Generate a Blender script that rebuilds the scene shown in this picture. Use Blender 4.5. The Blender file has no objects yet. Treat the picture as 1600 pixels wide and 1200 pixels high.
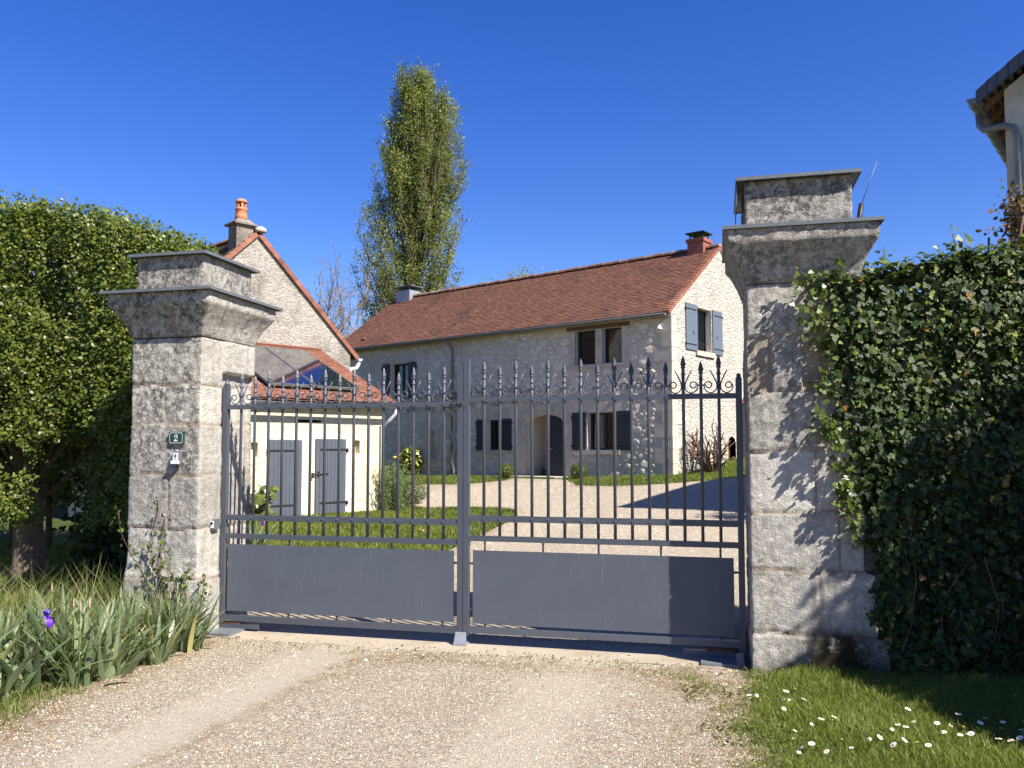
import bpy, bmesh, math, random
import numpy as np
from mathutils import Vector, Matrix, noise
from mathutils.geometry import delaunay_2d_cdt
R = math.radians
random.seed(7); RNG = np.random.default_rng(7)
S = bpy.context.scene
COL = S.collection

# ------------------------------------------------------------------ camera, sky, sun, exposure
cd = bpy.data.cameras.new('camera'); cam = bpy.data.objects.new('camera', cd); COL.objects.link(cam)
cam.location = (0, 0, 1.6)
cam.rotation_euler = (R(90) + math.atan(80 / 1300), 0, 0)
cd.sensor_fit = 'HORIZONTAL'; cd.sensor_width = 36; cd.lens = 1300 / 1600 * 36
cd.shift_y = 22 / 1600
cd.clip_start = .05; cd.clip_end = 3000
S.camera = cam
SUN = Vector((.751, -.660, 0)).normalized(); EL = R(45)
w = bpy.data.worlds.new('World'); S.world = w; w.use_nodes = True
wn = w.node_tree; bg = wn.nodes['Background']
sk = wn.nodes.new('ShaderNodeTexSky'); sk.sky_type = 'NISHITA'; sk.sun_disc = False
sk.sun_elevation = EL; sk.sun_rotation = math.atan2(SUN.x, SUN.y)
sk.air_density = 1.0; sk.dust_density = .35; sk.ozone_density = 3.5; sk.altitude = 100
hs = wn.nodes.new('ShaderNodeHueSaturation'); hs.inputs['Saturation'].default_value = 1.34; hs.inputs['Hue'].default_value = .524
wn.links.new(sk.outputs[0], hs.inputs['Color']); wn.links.new(hs.outputs[0], bg.inputs[0]); bg.inputs[1].default_value = .085
sl = bpy.data.lights.new('sun', 'SUN'); sl.energy = 5.0; sl.angle = R(.53); sl.color = (1, .945, .86)
so = bpy.data.objects.new('sun', sl); COL.objects.link(so)
sd = Vector((SUN.x * math.cos(EL), SUN.y * math.cos(EL), math.sin(EL)))
so.rotation_euler = sd.to_track_quat('Z', 'Y').to_euler(); so.location = sd * 60
S.view_settings.view_transform = 'Standard'; S.view_settings.look = 'None'
S.view_settings.exposure = 1.15; S.view_settings.gamma = 1
S.render.engine = 'CYCLES'
S.cycles.max_bounces = 6; S.cycles.transparent_max_bounces = 8

# ------------------------------------------------------------------ helpers
ORG = {}
def tag(o, label=None, cat=None, group=None, kind=None):
    for k, v in (('label', label), ('category', cat), ('group', group), ('kind', kind)):
        if v: o[k] = v
    return o
def thing(name, loc, label, cat, group=None):
    o = bpy.data.objects.new(name, None); COL.objects.link(o); o.location = loc
    o.empty_display_size = .2
    ORG[o.name] = Vector(loc)
    return tag(o, label, cat, group)
def finish(me, name, parent, org):
    o = bpy.data.objects.new(name, me); COL.objects.link(o)
    if parent is not None:
        o.parent = parent
        if parent.type == 'MESH' or parent.name in ORG: ORG[o.name] = ORG[parent.name]
    else:
        o.location = org; ORG[o.name] = Vector(org)
    return o
class MB:
    def __init__(s): s.v = []; s.f = []; s.m = []; s.t = []; s.sm = []
    def face(s, pts, m=0, t=.5, sm=False):
        b = len(s.v); s.v += [tuple(p) for p in pts]; s.f.append(tuple(range(b, b + len(pts)))); s.m.append(m); s.t.append(t); s.sm.append(sm)
    def mesh(s, vs, fs, m=0, t=.5, sm=False):
        b = len(s.v); s.v += [tuple(p) for p in vs]
        for f in fs: s.f.append(tuple(b + i for i in f)); s.m.append(m); s.t.append(t); s.sm.append(sm)
    def hexa(s, p, m=0, t=.5):   # p: 8 corners, bottom ring then top ring
        s.mesh(p, [(3, 2, 1, 0), (4, 5, 6, 7), (0, 1, 5, 4), (1, 2, 6, 5), (2, 3, 7, 6), (3, 0, 4, 7)], m, t)
    def box(s, F, a, b, m=0, t=.5):   # F(t,k,z) frame, opposite corners
        (x0, y0, z0), (x1, y1, z1) = a, b
        x0, x1 = min(x0, x1), max(x0, x1); y0, y1 = min(y0, y1), max(y0, y1); z0, z1 = min(z0, z1), max(z0, z1)
        s.hexa([F(x0, y0, z0), F(x1, y0, z0), F(x1, y1, z0), F(x0, y1, z0), F(x0, y0, z1), F(x1, y0, z1), F(x1, y1, z1), F(x0, y1, z1)], m, t)
    def tube(s, pts, rad, n=6, m=0, t=.5, cap=True, sm=True):
        pts = [Vector(p) for p in pts]
        rr = rad if hasattr(rad, '__len__') else [rad] * len(pts)
        b = len(s.v); up = None; L = len(pts)
        for i, p in enumerate(pts):
            d = (pts[min(i + 1, L - 1)] - pts[max(i - 1, 0)])
            if d.length < 1e-9: d = Vector((0, 0, 1))
            d.normalize()
            if up is None:
                up = Vector((1, 0, 0)) if abs(d.x) < .8 else Vector((0, 1, 0))
            x = d.cross(up)
            if x.length < 1e-6: x = d.orthogonal()
            x.normalize(); y = d.cross(x); up = -y if False else x.cross(d)
            for j in range(n):
                a = 2 * math.pi * j / n
                s.v.append(tuple(p + (x * math.cos(a) + y * math.sin(a)) * rr[i]))
        for i in range(L - 1):
            for j in range(n):
                k = (j + 1) % n
                s.f.append((b + i * n + j, b + i * n + k, b + (i + 1) * n + k, b + (i + 1) * n + j)); s.m.append(m); s.t.append(t); s.sm.append(sm)
        if cap:
            s.f.append(tuple(b + j for j in range(n))[::-1]); s.m.append(m); s.t.append(t); s.sm.append(False)
            s.f.append(tuple(b + (L - 1) * n + j for j in range(n))); s.m.append(m); s.t.append(t); s.sm.append(False)
    def lathe(s, c, prof, n=10, m=0, t=.5, sm=True, rot=0):
        b = len(s.v); c = Vector(c)
        for r_, z in prof:
            for j in range(n):
                a = 2 * math.pi * j / n + rot
                s.v.append((c.x + r_ * math.cos(a), c.y + r_ * math.sin(a), c.z + z))
        for i in range(len(prof) - 1):
            for j in range(n):
                k = (j + 1) % n
                s.f.append((b + i * n + j, b + i * n + k, b + (i + 1) * n + k, b + (i + 1) * n + j)); s.m.append(m); s.t.append(t); s.sm.append(sm)
        s.f.append(tuple(b + j for j in range(n))[::-1]); s.m.append(m); s.t.append(t); s.sm.append(False)
        s.f.append(tuple(b + (len(prof) - 1) * n + j for j in range(n))); s.m.append(m); s.t.append(t); s.sm.append(False)
    def build(s, name, mats, parent=None, org=(0, 0, 0), tint=False):
        if not isinstance(mats, (list, tuple)): mats = [mats]
        o0 = ORG[parent.name] if parent is not None else Vector(org)
        me = bpy.data.meshes.new(name)
        me.from_pydata([(x - o0.x, y - o0.y, z - o0.z) for x, y, z in s.v], [], s.f)
        for mt in mats: me.materials.append(mt)
        me.polygons.foreach_set('material_index', s.m)
        me.polygons.foreach_set('use_smooth', s.sm)
        if tint:
            a = me.attributes.new('tint', 'FLOAT', 'FACE'); a.data.foreach_set('value', s.t)
        me.update()
        return finish(me, name, parent, org)
def np_mesh(name, V, loops, starts, counts, mats, parent=None, org=(0, 0, 0), tint=None, smooth=False, midx=None):
    o0 = ORG[parent.name] if parent is not None else Vector(org)
    V = np.asarray(V, dtype=np.float32).reshape(-1, 3) - np.array(o0, dtype=np.float32)
    me = bpy.data.meshes.new(name)
    me.vertices.add(len(V)); me.vertices.foreach_set('co', V.ravel())
    me.loops.add(len(loops)); me.loops.foreach_set('vertex_index', np.asarray(loops, dtype=np.int32))
    me.polygons.add(len(starts)); me.polygons.foreach_set('loop_start', np.asarray(starts, dtype=np.int32))
    if not isinstance(mats, (list, tuple)): mats = [mats]
    for mt in mats: me.materials.append(mt)
    if midx is not None: me.polygons.foreach_set('material_index', np.asarray(midx, dtype=np.int32))
    me.update(calc_edges=True); me.validate()
    if smooth: me.polygons.foreach_set('use_smooth', np.ones(len(starts), dtype=bool))
    if tint is not None:
        a = me.attributes.new('tint', 'FLOAT', 'FACE'); a.data.foreach_set('value', np.asarray(tint, dtype=np.float32))
    return finish(me, name, parent, org)
def unit(a): return a / np.maximum(np.linalg.norm(a, axis=1, keepdims=True), 1e-9)
LEAF4 = [(0, 0, 0), (.45, .3, .08), (1, 0, 0), (.45, -.3, .08)]
LEAF6 = [(0, 0, 0), (.3, .3, .09), (.7, .26, .08), (1, 0, -.04), (.7, -.26, .08), (.3, -.3, .09)]
IVY = [(0, 0, 0), (-.08, .3, .03), (.22, .48, .0), (.38, .26, .05), (.7, .3, .02), (1, 0, -.06), (.7, -.3, .02), (.38, -.26, .05), (.22, -.48, .0), (-.08, -.3, .03)]
def leaves(name, P, size, nrm, mat, parent, shape=LEAF4, spread=.6, down=0., dirv=None, tint=None, org=(0, 0, 0)):
    """many separate leaf faces; nrm = mean facing, spread = how far each leaf strays from it"""
    P = np.asarray(P); N = len(P); size = np.broadcast_to(size, (N,))
    n = unit(np.asarray(nrm) + RNG.normal(0, spread, (N, 3)))
    d = RNG.normal(0, 1, (N, 3)) if dirv is None else np.asarray(dirv) + RNG.normal(0, .35, (N, 3))
    d[:, 2] -= down
    T = unit(d - n * np.sum(d * n, axis=1, keepdims=True)); B = np.cross(n, T)
    sh = np.array(shape); K = len(sh)
    V = P[:, None, :] + size[:, None, None] * (sh[None, :, 0:1] * T[:, None, :] + sh[None, :, 1:2] * B[:, None, :] + sh[None, :, 2:3] * n[:, None, :])
    tn = RNG.random(N) if tint is None else tint
    return np_mesh(name, V.reshape(-1, 3), np.arange(N * K), np.arange(N) * K, K, mat, parent, org, tint=tn)
def blades(name, P, h, wd, mat, parent=None, lean=.35, org=(0, 0, 0), tint=None, bend=.5):
    """grass blades: a quad and a tip triangle each"""
    P = np.asarray(P); N = len(P); h = np.broadcast_to(h, (N,)); wd = np.broadcast_to(wd, (N,))
    a = RNG.random(N) * 2 * np.pi; sx = np.stack([np.cos(a), np.sin(a), np.zeros(N)], 1)
    ld = RNG.normal(0, lean, (N, 2)); up = unit(np.concatenate([ld, np.ones((N, 1))], 1))
    up2 = unit(np.concatenate([ld * (1 + 2.2 * bend), np.ones((N, 1)) * (1 - .4 * bend)], 1))
    m = P + up * h[:, None] * .55; t = m + up2 * h[:, None] * .5
    hw = (wd / 2)[:, None]
    V = np.stack([P - sx * hw, P + sx * hw, m + sx * hw * .75, m - sx * hw * .75, t], 1)
    b = np.arange(N)[:, None] * 5
    loops = np.concatenate([b + np.array([[0, 1, 2, 3]]), b + np.array([[3, 2, 4]])], 1).ravel()
    starts = (np.arange(N)[:, None] * 7 + np.array([[0, 4]])).ravel()
    tn = RNG.random(N) if tint is None else tint
    return np_mesh(name, V.reshape(-1, 3), loops, starts, None, mat, parent, org, tint=np.repeat(tn, 2))
def frame(O, a):     # t along (cos a, sin a), k to the left of it (away from the camera here), z up
    u = Vector((math.cos(a), math.sin(a), 0)); v = Vector((-math.sin(a), math.cos(a), 0)); O = Vector((O[0], O[1], 0))
    F = lambda t, k, z: O + u * t + v * k + Vector((0, 0, z))
    F.u, F.v, F.O = u, v, O
    return F
WF = frame((0, 0), 0)
def inside(x, y, poly):
    n = len(poly); c = np.zeros(np.shape(x), bool); j = n - 1
    for i in range(n):
        xi, yi = poly[i]; xj, yj = poly[j]
        if yi != yj:
            c ^= ((yi > y) != (yj > y)) & (x < (xj - xi) * (y - yi) / (yj - yi) + xi)
        j = i
    return c
def tri_fill(outline, holes=(), pts=()):
    vs = []; es = []
    for lp in [outline] + list(holes):
        b = len(vs); vs += [Vector(p) for p in lp]; es += [(b + i, b + (i + 1) % len(lp)) for i in range(len(lp))]
    vs += [Vector(p) for p in pts]
    r = delaunay_2d_cdt(vs, es, [], 0, 1e-5)
    v2 = [tuple(p) for p in r[0]]
    f2 = []
    for f in r[2]:
        cx = sum(v2[i][0] for i in f) / len(f); cy = sum(v2[i][1] for i in f) / len(f)
        if inside(np.array(cx), np.array(cy), outline) and not any(inside(np.array(cx), np.array(cy), h) for h in holes): f2.append(f)
    return v2, f2
def wall_mesh(mb, F, k, outline, holes=(), depth=.0, m=0, rm=0):
    """a wall face at depth k with openings (t,z) and the reveals of those openings"""
    v2, f2 = tri_fill(outline, holes)
    mb.mesh([F(a, k, b) for a, b in v2], f2, m)
    for h in holes:
        for i in range(len(h)):
            (a0, b0), (a1, b1) = h[i], h[(i + 1) % len(h)]
            mb.face([F(a0, k, b0), F(a1, k, b1), F(a1, k + depth, b1), F(a0, k + depth, b0)], rm)
def rect(t0, z0, t1, z1): return [(t0, z0), (t1, z0), (t1, z1), (t0, z1)]

# ------------------------------------------------------------------ materials
class NT:
    def __init__(s, name):
        s.m = bpy.data.materials.new(name); s.m.use_nodes = True; s.t = s.m.node_tree; s.n = s.t.nodes
        s.b = s.n['Principled BSDF']; s.out = s.n['Material Output']; s.co = None
    def link(s, a, b): s.t.links.new(a, b)
    def node(s, ty, **kw):
        n = s.n.new(ty)
        for k, v in kw.items(): setattr(n, k, v)
        return n
    def setv(s, sock, v):
        if hasattr(v, 'links') or isinstance(v, bpy.types.NodeSocket): s.link(v, sock)
        else: sock.default_value = (*v, 1) if isinstance(v, tuple) and len(v) == 3 and sock.type == 'RGBA' else v
    def coord(s, scale=None):
        if s.co is None: s.co = s.node('ShaderNodeTexCoord').outputs['Object']
        if scale is None: return s.co
        mp = s.node('ShaderNodeMapping'); s.link(s.co, mp.inputs[0]); mp.inputs['Scale'].default_value = scale; return mp.outputs[0]
    def noise(s, scale, detail=4, rough=.6, vec=None, dist=0):
        n = s.node('ShaderNodeTexNoise'); s.link(vec or s.coord(), n.inputs['Vector'])
        n.inputs['Scale'].default_value = scale; n.inputs['Detail'].default_value = detail; n.inputs['Roughness'].default_value = rough; n.inputs['Distortion'].default_value = dist
        return n.outputs['Fac']
    def vor(s, scale, feature='F1', vec=None, out='Distance', rand=1):
        n = s.node('ShaderNodeTexVoronoi', feature=feature); s.link(vec or s.coord(), n.inputs['Vector']); n.inputs['Scale'].default_value = scale
        n.inputs['Randomness'].default_value = rand
        return n.outputs[out]
    def ramp(s, fac, stops, interp='LINEAR'):
        n = s.node('ShaderNodeValToRGB'); s.link(fac, n.inputs[0]); e = n.color_ramp.elements; n.color_ramp.interpolation = interp
        while len(e) < len(stops): e.new(.5)
        for el, (p, c) in zip(e, stops):
            el.position = p; el.color = (*c, 1) if isinstance(c, tuple) else (c, c, c, 1)
        return n.outputs[0]
    def mix(s, fac, a, b, mode='MIX'):
        n = s.node('ShaderNodeMix', data_type='RGBA', blend_type=mode)
        s.setv(n.inputs[0], fac); s.setv(n.inputs[6], a); s.setv(n.inputs[7], b); return n.outputs[2]
    def math(s, op, a, b=0.):
        n = s.node('ShaderNodeMath', operation=op); s.setv(n.inputs[0], a); s.setv(n.inputs[1], b); return n.outputs[0]
    def attr(s, name='tint', out='Fac'):
        n = s.node('ShaderNodeAttribute', attribute_name=name); return n.outputs[out]
    def warp(s, amt, scale, vec=None):
        n = s.node('ShaderNodeTexNoise'); s.link(vec or s.coord(), n.inputs['Vector']); n.inputs['Scale'].default_value = scale; n.inputs['Detail'].default_value = 2
        a = s.node('ShaderNodeVectorMath', operation='SUBTRACT'); s.link(n.outputs['Color'], a.inputs[0]); a.inputs[1].default_value = (.5, .5, .5)
        b = s.node('ShaderNodeVectorMath', operation='SCALE'); s.link(a.outputs[0], b.inputs[0]); b.inputs['Scale'].default_value = amt
        c = s.node('ShaderNodeVectorMath', operation='ADD'); s.link(b.outputs[0], c.inputs[0]); s.link(vec or s.coord(), c.inputs[1])
        return c.outputs[0]
    def bump(s, h, dist=.02, strength=1., nrm=None):
        n = s.node('ShaderNodeBump'); s.link(h, n.inputs['Height']); n.inputs['Distance'].default_value = dist; n.inputs['Strength'].default_value = strength
        if nrm: s.link(nrm, n.inputs['Normal'])
        s.link(n.outputs[0], s.b.inputs['Normal']); return n.outputs[0]
    def col(s, c): s.setv(s.b.inputs['Base Color'], c)
    def done(s, rough=.8, metal=0, spec=.3):
        s.setv(s.b.inputs['Roughness'], rough); s.b.inputs['Metallic'].default_value = metal; s.b.inputs['Specular IOR Level'].default_value = spec
        return s.m
def plain(name, c, rough=.6, metal=0, spec=.4, var=.12, scale=9, bump=0):
    k = NT(name); n = k.noise(scale, 5, .65)
    k.col(k.mix(k.ramp(n, [(.3, 0.), (.7, 1.)]), tuple(x * (1 - var) for x in c), tuple(min(1, x * (1 + var)) for x in c)))
    if bump: k.bump(n, bump)
    return k.done(rough, metal, spec)
def rubble(name, mortar, stone_a, stone_b, scale=4.6, stain=(.22, .2, .17), stain_amt=.3, bump=.02, edge=(.10, .2)):
    k = NT(name); vec = k.warp(.14, 5); sc = k.node('ShaderNodeMapping'); k.link(vec, sc.inputs[0]); sc.inputs['Scale'].default_value = (1, 1, 1.5)
    ed = k.vor(scale, 'DISTANCE_TO_EDGE', sc.outputs[0]); cid = k.vor(scale, 'F1', sc.outputs[0], 'Color')
    sep = k.node('ShaderNodeSeparateColor'); k.link(cid, sep.inputs[0])
    gap = k.math('ADD', ed, k.math('MULTIPLY', k.math('SUBTRACT', sep.outputs[1], .5), .14))
    mask = k.ramp(gap, [(edge[0], 0.), (edge[1], 1.)])
    st = k.mix(sep.outputs[0], stone_a, stone_b)
    st = k.mix(k.ramp(k.noise(22, 5, .7), [(.35, 0.), (.75, .35)]), st, tuple(x * .55 for x in stone_a))
    mo = k.mix(k.ramp(k.noise(40, 4), [(.3, 0.), (.7, .4)]), mortar, tuple(x * .7 for x in mortar))
    c = k.mix(mask, mo, st)
    sn = k.ramp(k.noise(1.3, 7, .72), [(.5, 0.), (.72, stain_amt)])
    c = k.mix(sn, c, stain)
    pits = k.ramp(k.noise(11, 3, .5), [(.26, .55), (.33, 0.)])
    c = k.mix(pits, c, tuple(x * .35 for x in stain)); k.col(c)
    h = k.math('ADD', k.math('MULTIPLY', mask, .8), k.math('MULTIPLY', k.noise(30, 6, .7), .6)); k.bump(h, bump)
    return k.done(.92, 0, .15)
def leafmat(name, stops, trans=.3, rough=.45, spec=.4, vein=0):
    k = NT(name); t = k.attr('tint'); c = k.ramp(t, stops); k.col(c)
    k.done(rough, 0, spec)
    if vein: k.bump(k.noise(vein, 3, .6), .012, .7)
    tr = k.node('ShaderNodeBsdfTranslucent'); k.link(k.mix(.5, c, (.30, .42, .03), 'MIX'), tr.inputs[0])
    mx = k.node('ShaderNodeMixShader'); mx.inputs[0].default_value = trans
    k.link(k.b.outputs[0], mx.inputs[1]); k.link(tr.outputs[0], mx.inputs[2]); k.link(mx.outputs[0], k.out.inputs[0])
    return k.m
def ashlar_mat(name, pale, grey, dark, warm):
    """weathered limestone: every block its own tone, grey lichen crust, dark streaks, ochre mortar"""
    k = NT(name); blk = k.attr('blk'); mor = k.attr('mortar')
    c = k.mix(blk, pale, grey); run = k.ramp(k.noise(1, 5, .7, vec=k.coord((9, 9, .9))), [(.5, 0.), (.72, .5)]); c = k.mix(run, c, tuple(x * 1.6 for x in dark))
    l1 = k.ramp(k.noise(4.5, 8, .75), [(.38, 0.), (.58, 1.)])
    l2 = k.ramp(k.noise(17, 8, .82), [(.43, 0.), (.54, 1.)])
    crust = k.math('MULTIPLY', k.math('ADD', k.math('MULTIPLY', l1, .55), .45), l2)
    crust = k.math('MINIMUM', k.math('MULTIPLY', crust, k.math('ADD', .12, k.math('MULTIPLY', k.attr('age'), 1.05))), 1.)
    c = k.mix(crust, c, dark)
    wl = k.ramp(k.noise(22, 7, .8, dist=.8), [(.54, 0.), (.60, .9)])
    c = k.mix(k.math('MULTIPLY', wl, k.ramp(k.noise(6, 4), [(.4, .25), (.6, 1.)])), c, (.60, .58, .54))
    c = k.mix(k.ramp(k.noise(3, 4), [(.58, 0.), (.78, .35)]), c, warm)
    c = k.mix(k.math('MULTIPLY', mor, .9), c, k.mix(k.noise(40, 5), tuple(x * .6 for x in warm), tuple(x * 1.2 for x in warm)))
    c = k.mix(k.math('MULTIPLY', k.attr('moss'), k.ramp(k.noise(9, 6, .7), [(.30, 0.), (.46, 1.)])), c, (.035, .027, .016))
    k.col(c); h = k.math('ADD', k.noise(70, 6, .75), k.math('MULTIPLY', k.noise(22, 6, .7), 1.5)); k.bump(h, .016)
    return k.done(.95, 0, .12)
def tilemat(name, stops, dirt, amt=.6, scale=1.2, lo=.5):
    k = NT(name); c = k.ramp(k.attr('tint'), stops)
    c = k.mix(k.ramp(k.noise(45, 4, .6), [(.3, 0.), (.8, .35)]), c, tuple(x * .6 for x in stops[0][1]))
    c = k.mix(k.ramp(k.noise(scale, 7, .7), [(lo, 0.), (lo + .2, amt)]), c, dirt)
    k.col(c); k.bump(k.noise(60, 4), .004); return k.done(.85, 0, .2)
M = {}
def facestone():
    k = NT('face stones'); c = k.ramp(k.attr('tint'), [(0, (.60, .525, .405)), (.5, (.68, .61, .48)), (1, (.78, .71, .58))])
    c = k.mix(k.ramp(k.noise(18, 6, .7), [(.5, 0.), (.78, .45)]), c, (.33, .285, .215)); c = k.mix(k.ramp(k.noise(1.1, 6, .7), [(.52, 0.), (.7, .35)]), c, (.28, .235, .18)); k.col(c)
    k.bump(k.noise(28, 6, .75), .02); return k.done(.92, 0, .12)
M['facestone'] = facestone()
M['facade'] = rubble('rubble masonry', (.64, .555, .43), (.62, .54, .415), (.67, .59, .465), 7, stain_amt=.4, bump=.02)
M['gable'] = rubble('pointed masonry', (.44, .405, .345), (.44, .40, .34), (.62, .58, .51), 5.2, stain=(.28, .23, .17), stain_amt=.55, bump=.03)
M['oldgable'] = rubble('grey rendered rubble', (.36, .33, .28), (.28, .255, .215), (.46, .425, .37), 8.5, stain=(.12, .11, .093), stain_amt=1., bump=.02)
M['shedwall'] = rubble('lime washed wall', (.62, .54, .38), (.60, .52, .37), (.70, .62, .46), 3.2, stain=(.5, .38, .24), stain_amt=.3, bump=.012)
def cutstone():
    k = NT('dressed limestone'); c = k.mix(k.ramp(k.noise(2.2, 6, .65), [(.35, 0.), (.7, 1.)]), (.42, .37, .29), (.60, .54, .43))
    c = k.mix(k.ramp(k.noise(16, 6, .7), [(.55, 0.), (.75, .4)]), c, (.25, .22, .18)); k.col(c); k.bump(k.noise(50, 5, .7), .006); return k.done(.9, 0, .15)
M['cut'] = cutstone()
M['reveal'] = plain('pale reveal plaster', (.62, .55, .43), .9, var=.1, bump=.004)
M['pillar'] = ashlar_mat('weathered limestone', (.64, .595, .515), (.40, .375, .33), (.10, .091, .079), (.36, .275, .19))
M['zinc'] = plain('zinc sheet', (.15, .16, .165), .5, .3, .5, .15, 14)
M['zincpale'] = plain('pale lead flashing', (.27, .28, .30), .5, .3, .5, .12, 20)
M['tiles'] = tilemat('clay plain tiles', [(0, (.145, .066, .043)), (.5, (.182, .083, .054)), (1, (.23, .11, .072))], (.06, .043, .033), .6, .55, .52)
M['redtile'] = tilemat('red clay tiles', [(0, (.17, .068, .045)), (.6, (.26, .105, .068)), (1, (.34, .165, .11))], (.10, .07, .05), .5, 1.6, .55)
M['ridgetile'] = tilemat('pale ridge tiles', [(0, (.14, .072, .05)), (.6, (.21, .112, .08)), (1, (.36, .25, .18))], (.06, .05, .04), .5, 1.6, .5)
M['shedtile'] = tilemat('lichened red tiles', [(0, (.17, .07, .045)), (.6, (.26, .115, .072)), (1, (.34, .18, .115))], (.40, .22, .05), .55, 2.4, .6)
M['oldtile'] = tilemat('old brown tiles', [(0, (.05, .035, .026)), (.6, (.10, .065, .045)), (1, (.16, .10, .07))], (.03, .028, .022), .6, 1.5, .5)
M['pot'] = plain('terracotta', (.55, .20, .09), .7, var=.15, scale=12)
M['stack'] = rubble('rendered chimney', (.22, .19, .155), (.20, .18, .15), (.34, .31, .27), 14, stain=(.07, .06, .05), stain_amt=.6, bump=.01)
M['paint'] = plain('dark slate paint', (.062, .070, .086), .42, 0, .45, .08, 6)
M['shutter'] = plain('anthracite paint', (.028, .032, .042), .5, 0, .4, .1, 7)
M['shutterlit'] = plain('sunlit shutter paint', (.11, .135, .165), .55, 0, .4, .08, 7)  # lighter copy of the shutter paint for the gable, sunlight put into its colour
M['doorpaint'] = plain('slate grey boards', (.075, .085, .105), .55, 0, .4, .1, 5)
M['iron'] = plain('black iron', (.018, .018, .02), .5, .2, .4)
M['gutter'] = plain('weathered gutter', (.17, .175, .17), .5, .4, .4, .2, 8)
M['whitepipe'] = plain('white pipe', (.62, .63, .64), .5, 0, .4, .06)
M['pvc'] = plain('sand pipe', (.52, .48, .42), .55, 0, .4, .08)
M['wood'] = plain('old oak', (.15, .085, .045), .85, var=.35, scale=14, bump=.004)
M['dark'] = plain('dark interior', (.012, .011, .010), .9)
M['blind'] = plain('brown blind', (.07, .042, .03), .6)
M['curtain'] = plain('red brown curtain', (.13, .06, .045), .8)
M['brick'] = plain('red brick', (.25, .085, .06), .85, var=.3, scale=8, bump=.006)
M['slate'] = plain('slate', (.035, .042, .06), .45, 0, .5, .3, 9)
def gatepaint():
    k = NT('gate paint'); n = k.noise(3.5, 5, .6)
    c = k.mix(n, (.070, .080, .099), (.090, .101, .122))
    st = k.ramp(k.noise(1, 5, .75, vec=k.coord((46, 46, 3.4))), [(.60, 0.), (.76, .42)])
    c = k.mix(st, c, (.26, .28, .31)); sp = k.ramp(k.noise(60, 3, .6), [(.68, 0.), (.74, .5)])
    c = k.mix(sp, c, (.16, .15, .14)); k.col(c); k.bump(k.noise(4, 3), .006, .5); return k.done(.52, 0, .3)
M['panel'] = gatepaint()
def railpaint():
    k = NT('rail paint'); c = k.mix(k.noise(5, 5, .6), (.062, .070, .086), (.085, .095, .112))
    c = k.mix(k.ramp(k.noise(7, 6, .75), [(.62, 0.), (.72, .65)]), c, (.13, .13, .045)); k.col(c); return k.done(.45, 0, .5)
M['mossrail'] = railpaint()
def glass():
    k = NT('window glass'); g = k.node('ShaderNodeBsdfGlossy'); g.inputs['Roughness'].default_value = .01; g.inputs['Color'].default_value = (.9, .95, 1, 1)
    t = k.node('ShaderNodeBsdfTransparent'); t.inputs[0].default_value = (.75, .78, .76, 1)
    f = k.node('ShaderNodeFresnel'); f.inputs[0].default_value = 1.7; mx = k.node('ShaderNodeMixShader')
    k.link(f.outputs[0], mx.inputs[0]); k.link(t.outputs[0], mx.inputs[1]); k.link(g.outputs[0], mx.inputs[2]); k.link(mx.outputs[0], k.out.inputs[0]); return k.m
M['glass'] = glass()
def solar():
    k = NT('solar glass'); c = k.mix(k.ramp(k.math('FRACT', k.math('MULTIPLY', k.attr('tint'), 1)), [(0, 0.), (1, 1.)]), (.006, .008, .02), (.008, .012, .03)); k.col(c)
    k.b.inputs['Coat Weight'].default_value = 1; k.b.inputs['Coat Roughness'].default_value = .02; k.b.inputs['Coat IOR'].default_value = 1.9
    k.bump(k.noise(.8, 2), .01, .5)
    return k.done(.12, 0, .8)
M['solar'] = solar()
def groundmat():
    k = NT('soil and turf'); n = k.noise(2.5, 8, .7); c = k.ramp(n, [(.3, (.05, .045, .02)), (.5, (.055, .075, .018)), (.7, (.085, .11, .025))])
    c = k.mix(k.ramp(k.noise(.5, 5), [(.5, 0.), (.7, .4)]), c, (.11, .10, .045)); k.col(c); k.bump(k.noise(30, 6, .8), .03); return k.done(.95, 0, .1)
M['ground'] = groundmat()
def gravelmat():
    k = NT('pea gravel'); tr = k.attr('track'); dr = k.attr('dirt')
    v = k.vor(125, 'F1', None, 'Color'); sep = k.node('ShaderNodeSeparateColor'); k.link(v, sep.inputs[0])
    st = k.ramp(sep.outputs[0], [(0, (.17, .125, .09)), (.25, (.34, .265, .18)), (.6, (.52, .435, .315)), (.85, (.63, .555, .435)), (1, (.71, .655, .55))])
    ds = k.ramp(k.vor(125, 'F1'), [(.35, 1.), (.75, .55)])
    st = k.mix(1., st, ds, 'MULTIPLY')
    big = k.noise(1.1, 6, .65); st = k.mix(k.ramp(big, [(.35, .4), (.65, 0.)]), st, (.30, .235, .16))
    fine = k.mix(k.noise(160, 3, .6), (.44, .37, .27), (.59, .52, .41))
    c = k.mix(k.math('MULTIPLY', tr, k.ramp(k.noise(24, 5, .7), [(.3, .55), (.6, .95)])), st, fine)
    soil = k.ramp(k.noise(26, 6, .7), [(.3, (.10, .065, .03)), (.55, (.22, .145, .07)), (.75, (.33, .24, .13))])
    c = k.mix(k.math('MULTIPLY', dr, k.ramp(k.noise(9, 6, .75), [(.38, .05), (.58, .9)])), c, soil); k.col(c)
    k.bump(k.math('ADD', k.math('MULTIPLY', k.vor(125, 'F1'), -1.), k.math('MULTIPLY', k.noise(9, 4), 1.4)), .011)
    return k.done(.95, 0, .15)
M['gravel'] = gravelmat()
def pebblemat():
    k = NT('pebbles'); k.col(k.ramp(k.attr('tint'), [(0, (.20, .15, .11)), (.2, (.34, .265, .19)), (.55, (.50, .415, .295)), (.8, (.56, .485, .37)), (1, (.60, .54, .44))])); return k.done(.9, 0, .2)
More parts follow.
